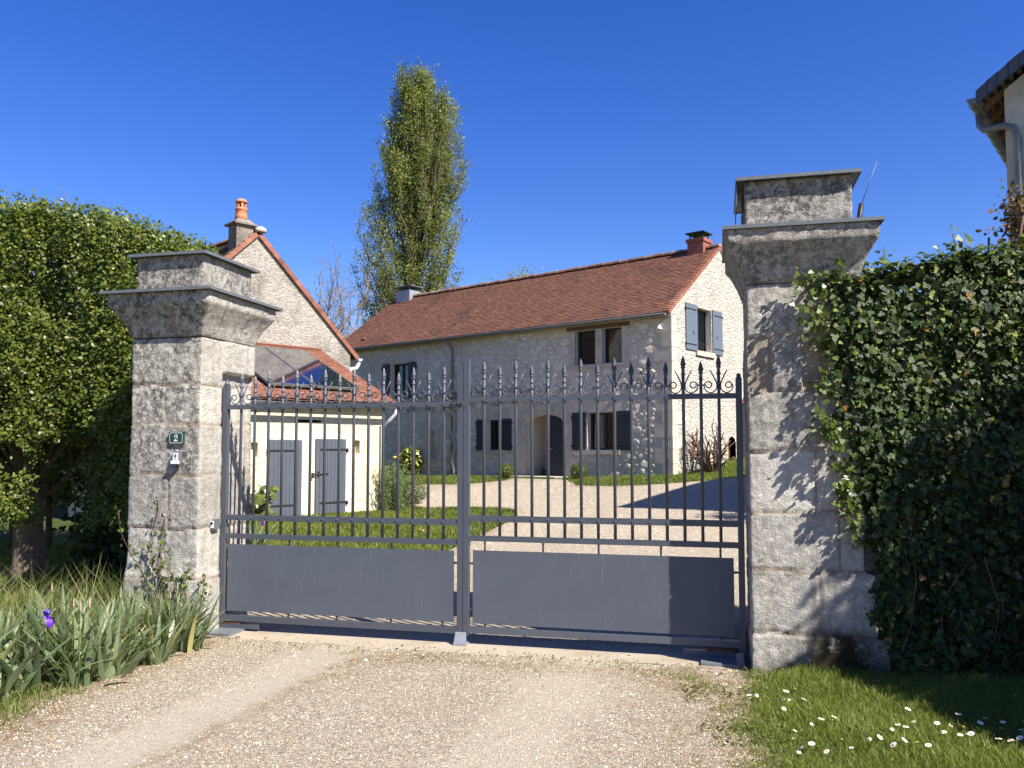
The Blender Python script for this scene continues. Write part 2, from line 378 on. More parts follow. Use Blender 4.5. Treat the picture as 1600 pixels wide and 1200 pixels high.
M['pebble'] = pebblemat()
def concmat():
    k = NT('worn concrete'); c = k.mix(k.noise(3, 7, .7), (.29, .24, .175), (.45, .385, .295)); c = k.mix(k.ramp(k.noise(45, 5, .7), [(.5, 0.), (.7, .5)]), c, (.22, .17, .12))
    c = k.mix(k.ramp(k.noise(1.7, 5, .7), [(.55, 0.), (.7, .5)]), c, (.16, .12, .075)); k.col(c); k.bump(k.noise(60, 5), .006); return k.done(.95, 0, .15)
M['concrete'] = concmat()
M['bark'] = plain('rough bark', (.155, .115, .085), .95, var=.45, scale=22, bump=.02)
M['palebark'] = plain('pale bark', (.34, .30, .24), .9, var=.35, scale=12, bump=.006)
M['poplarbark'] = plain('poplar bark', (.115, .092, .062), .9, var=.4, scale=4)
M['twig'] = plain('grey twigs', (.20, .155, .12), .9, var=.3, scale=10)
M['twigbrown'] = plain('brown twigs', (.14, .085, .055), .9, var=.3, scale=10)
M['hedgeleaf'] = leafmat('hedge leaves', [(0, (.035, .055, .008)), (.5, (.085, .115, .014)), (1, (.17, .19, .03))], .3, .42)
M['ivyleaf'] = leafmat('ivy leaves', [(0, (.011, .023, .005)), (.5, (.026, .047, .009)), (.86, (.062, .092, .015)), (.955, (.15, .18, .028)), (.975, (.30, .17, .02)), (1, (.22, .09, .02))], .08, .46, .22, vein=42)
M['youngivy'] = leafmat('young ivy', [(0, (.04, .07, .012)), (1, (.13, .17, .03))], .3, .35)
M['poplarleaf'] = leafmat('poplar leaves', [(0, (.075, .10, .018)), (.5, (.17, .195, .035)), (1, (.28, .29, .07))], .35, .5)
M['paleleaf'] = leafmat('spring leaves', [(0, (.13, .17, .03)), (1, (.25, .29, .07))], .4, .5)
M['boxleaf'] = leafmat('box leaves', [(0, (.04, .06, .01)), (1, (.14, .16, .025))], .25, .45)
M['aucuba'] = leafmat('variegated leaves', [(0, (.02, .045, .012)), (.55, (.05, .08, .02)), (.7, (.40, .38, .07)), (1, (.5, .46, .12))], .25, .35)
M['herb'] = leafmat('grey green herb', [(0, (.05, .07, .03)), (1, (.16, .19, .08))], .3, .55)
M['irisleaf'] = leafmat('iris blades', [(0, (.11, .15, .075)), (.6, (.18, .23, .12)), (.92, (.25, .29, .16)), (1, (.42, .38, .15))], .28, .42)
M['turf'] = leafmat('turf blades', [(0, (.06, .085, .010)), (.5, (.13, .165, .02)), (.85, (.21, .235, .04)), (1, (.40, .33, .14))], .35, .5)
M['longgrass'] = leafmat('long grass blades', [(0, (.07, .10, .018)), (.5, (.13, .165, .035)), (.8, (.23, .235, .07)), (1, (.48, .40, .21))], .35, .5)
M['deadleaf'] = leafmat('dead leaves', [(0, (.05, .026, .02)), (.6, (.13, .06, .035)), (1, (.32, .16, .07))], .2, .7)
M['purple'] = plain('violet petals', (.11, .045, .50), .5, var=.3, scale=30)
M['deeppurple'] = plain('deep violet petals', (.085, .012, .26), .5, var=.2, scale=30)
M['petal'] = plain('white petals', (.82, .82, .80), .6, var=.03)
M['yolk'] = plain('yellow disc', (.75, .48, .03), .7)
M['stem'] = plain('green stem', (.10, .15, .04), .6)
M['bud'] = plain('papery bud', (.36, .27, .19), .8, var=.25, scale=30)
M['signgreen'] = plain('green enamel', (.008, .045, .028), .25, 0, .5, .05)
M['white'] = plain('white enamel', (.72, .72, .70), .4, 0, .4, .03)
M['greybox'] = plain('grey plastic', (.10, .105, .115), .5)
M['lightgrey'] = plain('light grey plastic', (.50, .52, .55), .4)
M['cover'] = plain('grey steel cover', (.17, .185, .20), .5, .3, .4, .2, 10)
M['rust'] = plain('rusty steel', (.12, .05, .03), .8, .1, .3, .3, 15)

# ------------------------------------------------------------------ terrain
HC = np.array([4.918, 25.5]); HA = R(-39); HU = np.array([math.cos(HA), math.sin(HA)]); HV = np.array([-HU[1], HU[0]])
def sst(x):
    x = np.clip(x, 0, 1); return x * x * (3 - 2 * x)
def terr(x, y):
    d0 = x - HC[0]; d1 = y - HC[1]; q = d0 * HV[0] + d1 * HV[1]; t = d0 * HU[0] + d1 * HU[1]
    kg = (x + 2.65) * .2419 + (y - 7.656) * .9703
    return -.055 * np.exp(-(kg / .55) ** 2) + .62 * sst((q + 8.5) / 7.5) + .17 * sst((t + 4.5) / 4.5) * sst((q + 6) / 6) + .10 * np.clip(q, 0, 5)
def wob(x, y, s=1., a=.1):
    return np.array([noise.noise(Vector((p * s, q * s, 3.1))) * a for p, q in zip(np.ravel(x), np.ravel(y))]).reshape(np.shape(x))
DRIVE = [(-30, -3), (30, -3), (30, 1.0), (6, 1.6), (2.6, 2.4), (1.75, 3.5), (1.62, 4.3), (1.66, 5.0), (1.78, 5.7), (1.84, 6.0), (1.9, 6.4), (1.95, 7.3),
         (3.2, 9.5), (6.5, 12), (9.5, 15.5), (9.6, 20), (8.2, 23.8), (6.85, 24.15), (6.08, 23.3), (5.25, 22.85), (4.5, 22.75), (3.5, 22.85), (2.67, 23.2), (1.83, 23.95), (1.70, 25.2), (1.68, 26.6), (.05, 28.1),
         (-.21, 27.0), (-1.0, 26.6), (-1.63, 26.5), (-2.92, 27.2), (-3.3, 26.7), (-3.2, 24.5), (-2.75, 22.7), (-2.3, 22.05), (-1.68, 21.98), (-.66, 21.57), (.02, 20.95), (.12, 20.4), (-.07, 18.4), (-.38, 16.7), (-.69, 15.0),
         (-.92, 13.6), (-1.1, 12.4), (-1.5, 11.0), (-2.3, 9.9), (-3.4, 9.2), (-4.3, 8.9), (-3.4, 8.2), (-2.55, 7.9), (-2.58, 7.35), (-2.85, 6.5), (-3.0, 5.9), (-3.1, 5.3), (-3.1, 4.6), (-3.5, 4.05), (-4.6, 3.5), (-8, 3.0), (-30, 2.6)]
def ground():
    far = [-900, -400, -200, -110, -70, -48]; nx = np.concatenate([far, np.arange(-36, 36.1, .6), [-a for a in far[::-1]]])
    ny = np.concatenate([[-60, -20], np.arange(-6, 48.1, .6), [60, 80, 120, 200, 400, 900]])
    X, Y = np.meshgrid(nx, ny); Z = terr(X, Y); Z = np.where(inside(X, Y, DRIVE), Z - .09, Z)
    V = np.stack([X, Y, Z], -1).reshape(-1, 3); n = len(nx); i, j = np.meshgrid(np.arange(n - 1), np.arange(len(ny) - 1))
    a = (j * n + i).ravel(); L = np.stack([a, a + 1, a + n + 1, a + n], 1).ravel()
    o = np_mesh('ground', V, L, np.arange(len(a)) * 4, 4, M['ground'], smooth=True); tag(o, 'grassy ground around the houses', 'ground', kind='structure')
ground()
def fuzz(poly, step=.25, amp=.07, s=2.2):
    out = []
    for i in range(len(poly)):
        (x0, y0), (x1, y1) = poly[i], poly[(i + 1) % len(poly)]
        n = max(1, int(math.hypot(x1 - x0, y1 - y0) / step))
        for j in range(n):
            f = j / n; x = x0 + (x1 - x0) * f; y = y0 + (y1 - y0) * f
            out.append((x + amp * noise.noise(Vector((x * s, y * s, 0))), y + amp * noise.noise(Vector((x * s, y * s, 9)))))
    return out
DRV = fuzz(DRIVE)
RE = lambda y: np.interp(y, [2.4, 3.5, 4.3, 5.0, 5.7, 6.0, 6.4], [2.1, 1.22, 1.08, 1.17, 1.42, 1.66, 1.86])      # where the turf begins, right and left
LE = lambda y: np.interp(y, [3.5, 4.1, 4.6, 5.3, 5.9, 6.5, 7.35], [-4.6, -3.1, -2.75, -2.78, -2.72, -2.66, -2.58])
def driveway():
    px = np.concatenate([np.arange(-8, 12, .35)]); pts = []
    poly = np.array(DRV)
    for x in np.arange(-3, 9.5, .12):
        for y in np.arange(3.0, 7.2, .12): pts.append((x, y))
    for x in np.arange(-5, 10, .45):
        for y in np.arange(7.3, 29, .45): pts.append((x, y))
    P = np.array(pts) + RNG.normal(0, .02, (len(pts), 2)); ok = inside(P[:, 0], P[:, 1], DRV)
    d = np.array([np.min((poly[:, 0] - a) ** 2 + (poly[:, 1] - b) ** 2) for a, b in P]); P = P[ok & (d > .006)]
    v2, f2 = tri_fill(DRV, (), P.tolist())
    V = np.array(v2); Z = terr(V[:, 0], V[:, 1]) + .012
    mb = MB(); mb.mesh(np.column_stack([V, Z]).tolist(), f2, sm=True)
    o = mb.build('driveway', M['gravel']); tag(o, 'pale gravel driveway running through the gate to the house', 'driveway', kind='structure')
    me = o.data
    # worn tyre tracks and earthy margins, as point attributes
    def seg(x, y, A, B):
        A = np.array(A); B = np.array(B); ab = B - A; t = np.clip(((x - A[0]) * ab[0] + (y - A[1]) * ab[1]) / ab.dot(ab), 0, 1)
        return np.hypot(x - A[0] - t * ab[0], y - A[1] - t * ab[1])
    x, y = V[:, 0], V[:, 1]; wv = wob(x, y, 1.6, .12)
    tr = np.maximum(.72 - .72 * sst((seg(x, y, (-2.25, 3.6), (-1.35, 6.9)) + wv - .17) / .20), .62 * (1 - sst((seg(x, y, (-.25, 3.4), (.55, 6.5)) + wv - .15) / .3)))
    tr = np.where(y > 7.2, .35, tr)
    dl = np.array([np.min((poly[:, 0] - a) ** 2 + (poly[:, 1] - b) ** 2) for a, b in V]) ** .5
    dm = np.minimum(RE(y) - x, x - LE(y)); dirt = np.where(y < 7.4, 1 - sst((dm + wv * 2 + .06) / .40), 1 - sst(dl / .2))
    dirt = np.maximum(dirt, np.where(np.abs(y - (6.45 - .24 * (x + .4))) < .45, .9 * (1 - sst((np.abs(y - (6.38 - .24 * (x + .4))) + wv * 1.5) / .3)) * sst((x + 1.4) / .5), 0))
    dirt = np.maximum(dirt, .9 * (1 - sst((seg(x, y, (-2.05, 3.6), (-1.13, 6.6)) + wv * .4 - .0) / .11)))
    dirt = np.maximum(dirt, .55 * (1 - sst((seg(x, y, (.9, 4.2), (1.25, 6.0)) + wv * 2 - .0) / .4)))
    dirt = np.maximum(dirt, .95 * (1 - sst((np.hypot((x - 1.22) / 1.0, (y - 5.75) / 1.3) + wv * 2.2 - .12) / .42)) * (y < 6.6))
    for n_, a_ in (('track', tr), ('dirt', dirt)):
        at = me.attributes.new(n_, 'FLOAT', 'POINT'); at.data.foreach_set('value', a_.astype(np.float32))
driveway()
def pebbles():
    N = 120000; y = np.concatenate([3.3 + 4.2 * RNG.random(52000) ** 1.25, 7.6 + 18 * RNG.random(68000) ** .8]); x = np.concatenate([RNG.uniform(-3.0, 2.0, 52000), RNG.uniform(-3.6, 8.5, 68000)]); ok = inside(x, y, DRV) & (x < .33 * y)
    near = np.exp(-((x + 1.75 - (y - 5.2) * .27) / .2) ** 2); ok &= RNG.random(N) > near * .85
    x, y = x[ok], y[ok]; N = len(x); s = (RNG.gamma(5, .00062, N) + .0013) * np.where(y > 7.5, 2.0 + .06 * (y - 7.5), RNG.choice([.9, 1.0, 1.9], N, p=[.5, .48, .02]))
    B = np.array([(1, 0, 0), (0, 1, 0), (-1, 0, 0), (0, -1, 0), (.1, .1, .75), (0, 0, -.5)])
    a = RNG.random(N) * 6.28; c, sn = np.cos(a), np.sin(a); st = RNG.uniform(.6, 1.2, (N, 1, 3))
    b = B[None] * st * s[:, None, None]; V = np.stack([b[..., 0] * c[:, None] - b[..., 1] * sn[:, None] + x[:, None], b[..., 0] * sn[:, None] + b[..., 1] * c[:, None] + y[:, None], b[..., 2] + .013 + terr(x, y)[:, None]], -1)
    F = np.array([(0, 1, 4), (1, 2, 4), (2, 3, 4), (3, 0, 4)]); L = (np.arange(N)[:, None, None] * 6 + F[None]).ravel()
    o = np_mesh('gravel', V.reshape(-1, 3), L, np.arange(N * 4) * 3, 3, M['pebble'], tint=np.repeat(RNG.random(N), 4), smooth=False)
    tag(o, 'loose pea gravel scattered over the drive before the gate', 'gravel', kind='stuff')
pebbles()

# ------------------------------------------------------------------ gate frame of reference
GA = R(-14); PLc = (-2.65, 7.656); GF = frame(PLc, GA)     # t along the gate to the right, k away from the road
def threshold():
    F = GF; out = []
    for t in np.arange(-.0, 4.56, .15): out.append((t, -.30 - .12 * (1 if 1.75 < t < 2.75 else 0) + .05 * noise.noise(Vector((t * 3, 0, 0)))))
    out += [(4.55, .28), (0.0, .28)]
    v2, f2 = tri_fill(out); mb = MB()
    mb.mesh([F(a, b, -.028 + .006 * noise.noise(Vector((a * 2, b * 2, 5)))) for a, b in v2], f2)
    o = mb.build('threshold', M['concrete']); tag(o, 'worn concrete strip under the gate', 'threshold', kind='structure')
threshold()

# ------------------------------------------------------------------ stone gate pillars
def block_ring(mb_attrs, F, rings, per, disp, blkf):
    """closed ring surface: rings = list of (z, t0, t1, k0, k1); per = point spacing"""
    nt = max(4, int(abs(rings[0][2] - rings[0][1]) / per)); nk = max(4, int(abs(rings[0][4] - rings[0][3]) / per))
    side = []
    for i in range(nt): side.append((i / nt, 0, 0))
    for i in range(nk): side.append((1, i / nk, 1))
    for i in range(nt): side.append((1 - i / nt, 1, 2))
    for i in range(nk): side.append((0, 1 - i / nk, 3))
    nor = {0: (0, -1), 1: (1, 0), 2: (0, 1), 3: (-1, 0)}
    V = []; B = []; Mo = []; Ag = []; Ms = []; n = len(side)
    for z, t0, t1, k0, k1 in rings:
        for j, (a, b, sd) in enumerate(side):
            t = t0 + (t1 - t0) * a; k = k0 + (k1 - k0) * b
            nx, nk_ = nor[sd]
            prev = side[j - 1][2]
            if prev != sd: nx += nor[prev][0]; nk_ += nor[prev][1]; nx *= .7; nk_ *= .7
            cd_ = min(abs(t - t0), abs(t - t1)) if sd in (0, 2) else min(abs(k - k0), abs(k - k1))
            bl, mo, ag, ms, off = blkf(t, k, z, sd, t0, t1, k0, k1)
            d = disp(t, k, z) + off - .012 * mo - .008 * max(0, 1 - cd_ / .022)
            V.append(F(t + nx * d, k + nk_ * d, z)); B.append(bl); Mo.append(mo); Ag.append(ag); Ms.append(ms)
    fs = []
    for i in range(len(rings) - 1):
        for j in range(n):
            k_ = (j + 1) % n; fs.append((i * n + j, i * n + k_, (i + 1) * n + k_, (i + 1) * n + j))
    fs.append(tuple(range((len(rings) - 1) * n, len(rings) * n))); fs.append(tuple(range(n))[::-1])
    return V, fs, B, Mo, Ag, Ms
def ring_obj(name, data, parent):
    V, fs, B, Mo, Ag, Ms = data; mb = MB(); mb.mesh(V, fs, sm=True); o = mb.build(name, M['pillar'], parent)
    for n_, a_ in (('blk', B), ('mortar', Mo), ('age', Ag), ('moss', Ms)):
        at = o.data.attributes.new(n_, 'FLOAT', 'POINT'); at.data.foreach_set('value', a_)
    return o
def rough_disp(seed, amp):
    def f(t, k, z):
        p = Vector((t * 3.1 + seed, k * 3.1, z * 3.1)); q = p * 6.5
        return amp * (noise.fractal(p, .9, 2.1, 4) * .62 + noise.fractal(q, .7, 2.3, 4) * .42) - amp * max(0, noise.noise(q * 1.7) - .45) * 2.2
    return f
def courses(zj, vj, seed, jw=.012):
    zs = sorted(zj)
    def f(t, k, z, sd, t0, t1, k0, k1):
        zw = z + .03 * noise.noise(Vector((t * 3 + seed, k * 3, round(z, 1)))) + .012 * noise.noise(Vector((t * 14 + seed, k * 14, z)))
        c = sum(1 for q in zs if q <= zw); dz = min([abs(zw - q) for q in zs] + [9])
        along = (t if sd in (0, 2) else k) + .008 * noise.noise(Vector((z * 6, seed, 0))); js = vj(c, sd)
        b = sum(1 for q in js if q <= along); dj = min([abs(along - q) for q in js] + [9])
        d = min(dz, dj); mo = max(0., 1 - d / jw) if d < jw else 0.
        h = random.Random(c * 31 + b * 7 + (sd if b == 0 and False else 0) + int(seed * 13)).random()
        return h, min(1., mo * 1.5), c, b
    return f
def pillar(left):
    F = frame(GF(0, 0, 0)[:2], GA)
    if left:
        root = thing('gate_pillar', F(-.36, -.0, 0), 'weathered stone gate pillar with the house number plate, left of the gate', 'gate pillar', 'stone gate pillars')
        t0, t1, k0, k1 = -.72, .0, -.36, .475; zc0, zc1, zb0, zb1 = 2.60, 2.985, 3.0, 3.345; ov = .155; seed = 3.3; lip = (.01, .0)
        zj = [.46, .90, 1.38, 1.83, 2.18]; VJ = {4: [-.36], 2: [-.30], 0: [-.4], 3: [-.19]}
    else:
        root = thing('gate_pillar', F(4.985, 0, 0), 'tall stone gate pillar half buried in ivy, right of the gate', 'gate pillar', 'stone gate pillars')
        t0, t1, k0, k1 = 4.63, 5.42, -.34, .50; zc0, zc1, zb0, zb1 = 2.84, 3.235, 3.25, 3.635; ov = .14; seed = 8.7
        zj = [.26, .71, 1.14, 1.6, 2.02, 2.44]; VJ = {5: [t0 + .17, t0 + .40], 3: [t0 + .47], 1: [t0 + .48], 2: [t0 + .62], 0: [t0 + .7]}
    def vj(c, sd):
        if sd == 0: return VJ.get(c, [])
        if sd in (1, 3): return [k0 + .34 + .18 * ((c * 7) % 3)] if c % 2 else []
        return []
    cf = courses(zj, vj, seed)
    def blk(t, k, z, sd, a0, a1, b0, b1):
        h, mo, c, b = cf(t, k, z, sd, a0, a1, b0, b1); off = (h - .5) * .013; ms = 0.; age = .55
        if left:
            age = .85 if sd == 0 and z > 1.35 else (.55 if sd == 0 else .22)
            if sd == 1:
                age *= .9
                if k > -.02: off += .03 if z > 2.30 else -.035
            if z < .5: off += .01
        else:
            age = .15 + .75 * ((h * 7.3) % 1)
            if z < .34: ms = (1.3 * max(0, 1 - abs(t - 5.22) / .42) * (1 if sd == 0 else .4) + .6 * max(0, 1 - z / .14)) * min(1, (.34 - z) / .1)
            if abs(z - .71) < .03 and sd == 0: ms = .75 * max(0, noise.noise(Vector((t * 5, 3, 1))) + .25)
            if c == 5 and sd == 0 and b in (0, 2): h = 1.1; age = .5; off -= .012; mo = max(mo, .7)
        return min(1, h), mo, age, min(1, ms), off
    dsp = rough_disp(seed, .011); rings = []
    for z in np.arange(-.14, zc0 + .001, .0175):
        a0, a1, b0 = t0, t1, k0
        if left:
            a0 -= .0 + .05 * max(0, 1 - z / .7)
        else:
            if z < .71: a1 += .08; b0 -= .015
            if z < .26: a1 += .07; b0 -= .03; a0 -= .01
        rings.append((float(z), a0, a1, b0, k1))
    ring_obj('shaft', block_ring(None, F, rings, .018, dsp, blk), root)
    rings = []
    H = zc1 - zc0
    for i in range(25):
        f = i / 24; z = zc0 + .002 + H * f
        o = ov * (.12 + .88 * (min(f / .72, 1)) ** 1.6) if f < .8 else ov
        if f < .05: o = .01
        rings.append((z, t0 - o, t1 + o, k0 - o, k1 + o))
    tj = (t0 + t1) / 2 + (.1 if left else -.02)
    def cblk(t, k, z, sd, a0, a1, b0, b1):
        d = abs(t - tj) if sd in (0, 2) else 9
        mo = max(0, 1 - d / .02); age = .95 if sd == 0 else .4
        return (.75 if t < tj else .55), mo, age if left else .7, 0, 0
    ring_obj('cornice', block_ring(None, F, rings, .022, rough_disp(seed + 5, .012), cblk), root)
    def plate(name, z, ovr, a0, a1, b0, b1, th=.014):
        mb = MB(); mb.box(F, (a0 - ovr, b0 - ovr, z), (a1 + ovr, b1 + ovr, z + th))
        for q in ((a0 - ovr, a1 + ovr, b0 - ovr - .006, b0 - ovr), (a0 - ovr, a1 + ovr, b1 + ovr, b1 + ovr + .006)): mb.box(F, (q[0], q[2], z - .010), (q[1], q[3], z + th + .002))
        for q in ((a0 - ovr - .006, a0 - ovr), (a1 + ovr, a1 + ovr + .006)): mb.box(F, (q[0], b0 - ovr - .006, z - .010), (q[1], b1 + ovr + .006, z + th + .002))
        return mb.build(name, M['zinc'], root)
    plate('zinc_plate', zc1 + .004, ov + (.04 if left else .018), t0, t1, k0, k1)
    a0, a1 = (t0 + .01, t1 - .02) if left else (t0 + .0, t1 - .02)
    rings = [(float(z), a0, a1, k0 + .02, k1 - .02) for z in np.linspace(zc1 + .02, zb1, 20)]
    ring_obj('cap_stone', block_ring(None, F, rings, .02, rough_disp(seed + 9, .010), lambda t, k, z, sd, *r: (.9, 0, 1. if sd == 0 else .8, 0, 0)), root)
    mb = MB(); z = zc1 + .019
    for q in ((a0 - .016, a1 + .016, k0 + .0, k0 + .006), (a0 - .016, a1 + .016, k1 - .006, k1)): mb.box(F, (q[0], q[2], z), (q[1], q[3], z + .045))
    for q in ((a0 - .022, a0 - .016), (a1 + .016, a1 + .022)): mb.box(F, (q[0], k0, z), (q[1], k1, z + .045))
    for i in range(4): mb.lathe(F(a0 + .1 + i * .19, k0 - .004, z + .025), [(.008, -.006), (.009, 0), (.004, .006)], 6)
    mb.build('lead_flashing', M['zincpale'], root)
    plate('zinc_cap', zb1 + .002, .05 if left else .055, a0, a1, k0 + .02, k1 - .02)
    if not left:
        mb = MB(); mb.box(F, (a0 - .058, k0 + .0, zb1 - .19), (a0 - .052, k1 - .3, zb1 - .02)); mb.build('zinc_flap', M['zinc'], root)
    return root, F
pillar(True); pillar(False)

# ------------------------------------------------------------------ gate leaves
def gate_leaf(name, tA, tB, mirror, zo, label, ztop_post):
    F = lambda t, k, z: GF(t, k, z)
    root = thing(name, GF(tA if not mirror else tB, 0, 0), label, 'gate', 'two leaves of the driveway gate')
    ps = .024
    for t, h in ((tA, ztop_post[0]), (tB, ztop_post[1])):
        mb = MB(); mb.box(F, (t - ps, -ps, .045), (t + ps, ps, h))
        outer = (t == tA) != mirror
        if outer: mb.lathe(F(t, 0, h), [(.024, 0), (.026, .012), (.016, .022), (.02, .034), (.008, .05)], 8)
        mb.build('post', M['paint'], root)
    a, b = tA + ps, tB - ps
    def rail(z0, z1, name='rail', ext=(0, 0), mat='paint', kk=.017, riv=None):
        mb = MB(); mb.box(F, (a - ext[0], -kk, z0), (b + ext[1], kk, z1))
        if riv is not None:
            for t in riv: mb.lathe(F(t, -kk - .003, (z0 + z1) / 2), [(.004, -.006), (.0075, -.003), (.0075, .003), (.004, .006)], 6)
        return mb.build(name, M[mat], root)
    n = 15; step = (b - a) / (n + .85); ts = [a + step * (.92 + i) for i in range(n)]
    zt = 2.007 + zo; zm = 1.007 + zo; zl = .838 + zo; zb = .108 + zo * .3
    if mirror: rail(zt - .042, zt, riv=ts, kk=.018)
    else: rail(zt - .042, zt, ext=(0, .085), riv=ts, kk=.027)
    rail(zm - .05, zm, riv=ts, kk=.018); rail(zl - .045, zl); rail(zb - .052, zb, mat='mossrail' if mirror else 'paint', kk=.022)
    first_tall = True if not mirror else None
    for i, t in enumerate(ts):
        tall = i % 2 == 0
        mb = MB(); top = zt + (.17 if tall else .125)
        mb.tube([F(t, 0, zl - .0), F(t, 0, zt - .03), F(t, 0, top)], .013, 8); bar = mb.build('bar', M['paint'], root)
        mb = MB(); s = .9
        mb.lathe(F(t, 0, top - .02), [(.013, 0), (.019, .008), (.019, .014), (.013, .02), (.0125, .045), (.011, .05), (.02, .058), (.021, .066), (.012, .072)], 8)
        mb.lathe(F(t, 0, top + .05), [(.013, 0), (.021, .012), (.0215, .018), (.012, .06), (.0015, .088)], 4, sm=False, rot=GA)
        mb.build('spearhead', M['paint'], bar)
        mb = MB(); zc = zt + (.078 if tall else .068); mb.box(F, (t - .021, -.016, zc - .006), (t + .021, .016, zc + .006)); mb.build('collar', M['paint'], bar)
        if tall:
            for sg in (-1, 1):
                mb = MB(); mb.tube([F(t + sg * .014, 0, zt + .07), F(t + sg * .022, 0, zt + .10), F(t + sg * .066, 0, zt + .19)], [.006, .0055, .0045], 6); mb.build('prong', M['paint'], bar)
    # scrolls: a hook from each tall bar's collar that curls up beside the short one
    edge = [a] + ts + [b]
    for i in range(len(edge) - 1):
        l, r_ = edge[i], edge[i + 1]
        if r_ - l < step * .7 and False: continue
        from_left = (i % 2 == 1)          # tall bars are ts[0], ts[2].. => edge index odd
        W = r_ - l - .03; R0 = min(W / 2, .052)
        pts = []
        for q in range(33):
            s_ = q / 32; th = math.pi + s_ * math.pi * 3.15
            rad = R0 if th < 1.5 * math.pi else R0 * (1 - .80 * ((th - 1.5 * math.pi) / (2.65 * math.pi)) ** .8)
            cx = R0 - rad
            x = cx * .55 + rad * math.cos(th); z = zt + .005 + R0 + rad * math.sin(th) + (R0 - rad) * .25
            pts.append((x, z))
        st = (l + .014 + R0) if from_left else (r_ - .014 - R0); sg = 1 if from_left else -1
        P3 = [F(st - sg * R0, 0, zt + .07)] + [F(st + sg * x, 0, z) for x, z in pts]
        mb = MB(); mb.tube(P3, .0052, 6); mb.build('scroll', M['paint'], root)
    # sheet panel carried on short pins
    pa, pb = (a + .028, b - .035) if not mirror else (a + .035, b - .035)
    z0, z1 = .146, .742 + zo * .3
    mb = MB(); nx, nz = 26, 8; vs = []; fs = []
    for j in range(nz + 1):
        for i in range(nx + 1):
            t = pa + (pb - pa) * i / nx; z = z0 + (z1 - z0) * j / nz
            ex = 0 if i in (0, nx) or j in (0, nz) else 1
            vs.append(F(t, -.012 + .006 * noise.noise(Vector((t * 2.2, z * 2.2, 4 + mirror))) * ex, z))
    nn = nx + 1
    for j in range(nz):
        for i in range(nx): fs.append((j * nn + i, j * nn + i + 1, (j + 1) * nn + i + 1, (j + 1) * nn + i))
    mb.mesh(vs, fs, sm=True); base = len(vs)
    back = [F(pa, -.006, z0), F(pb, -.006, z0), F(pb, -.006, z1), F(pa, -.006, z1)]
    mb.face(back[::-1])
    e = [vs[0:nn], [vs[nn * j + nx] for j in range(nz + 1)], vs[nn * nz:][::-1], [vs[nn * j] for j in range(nz, -1, -1)]]
    mb.box(F, (pa, -.0055, z0 + .002), (pb, .002, z1 - .002))
    mb.build('panel', M['panel'], root)
    for f in (.02, .27, .5, .75, .98):
        t = pa + .06 + (pb - pa - .12) * f
        for za, zb_ in ((z1 - .004, zl - .04), (zb - .004, z0 + .004)):
            mb = MB(); mb.tube([F(t, .004, za), F(t, .004, zb_)], .009, 6); mb.build('pin', M['paint'], root)
    for z in (.64, .26):
        for x0, x1 in ((a - .002, pa + .01), (pb - .01, b + .002)):
            mb = MB(); mb.box(F, (x0, -.004, z - .009), (x1, .012, z + .009)); mb.build('pin', M['paint'], root)
    if not mirror:
        mb = MB()
        for x in (b + .035, b + .0, b - .045): mb.lathe(F(x, -.034, zt - .021), [(.004, -.012), (.013, -.004), (.013, .004), (.004, .012)], 8)
        mb.tube([F(b - .08, -.02, zt - .03), F(b - .07, -.02, zt - .07), F(b - .03, -.02, zt - .13), F(b, -.02, zt - .15)], .005, 6)
        mb.build('latch', M['iron'], root)
    return root
gate_leaf('gate_leaf', .024, 2.283, False, 0, 'left leaf of the dark grey spear topped iron gate, sunlit panel', (2.19, 2.335))
gate_leaf('gate_leaf', 2.336, 4.575, True, .036, 'right leaf of the dark grey iron gate, part shaded by the pillar', (2.375, 2.15))

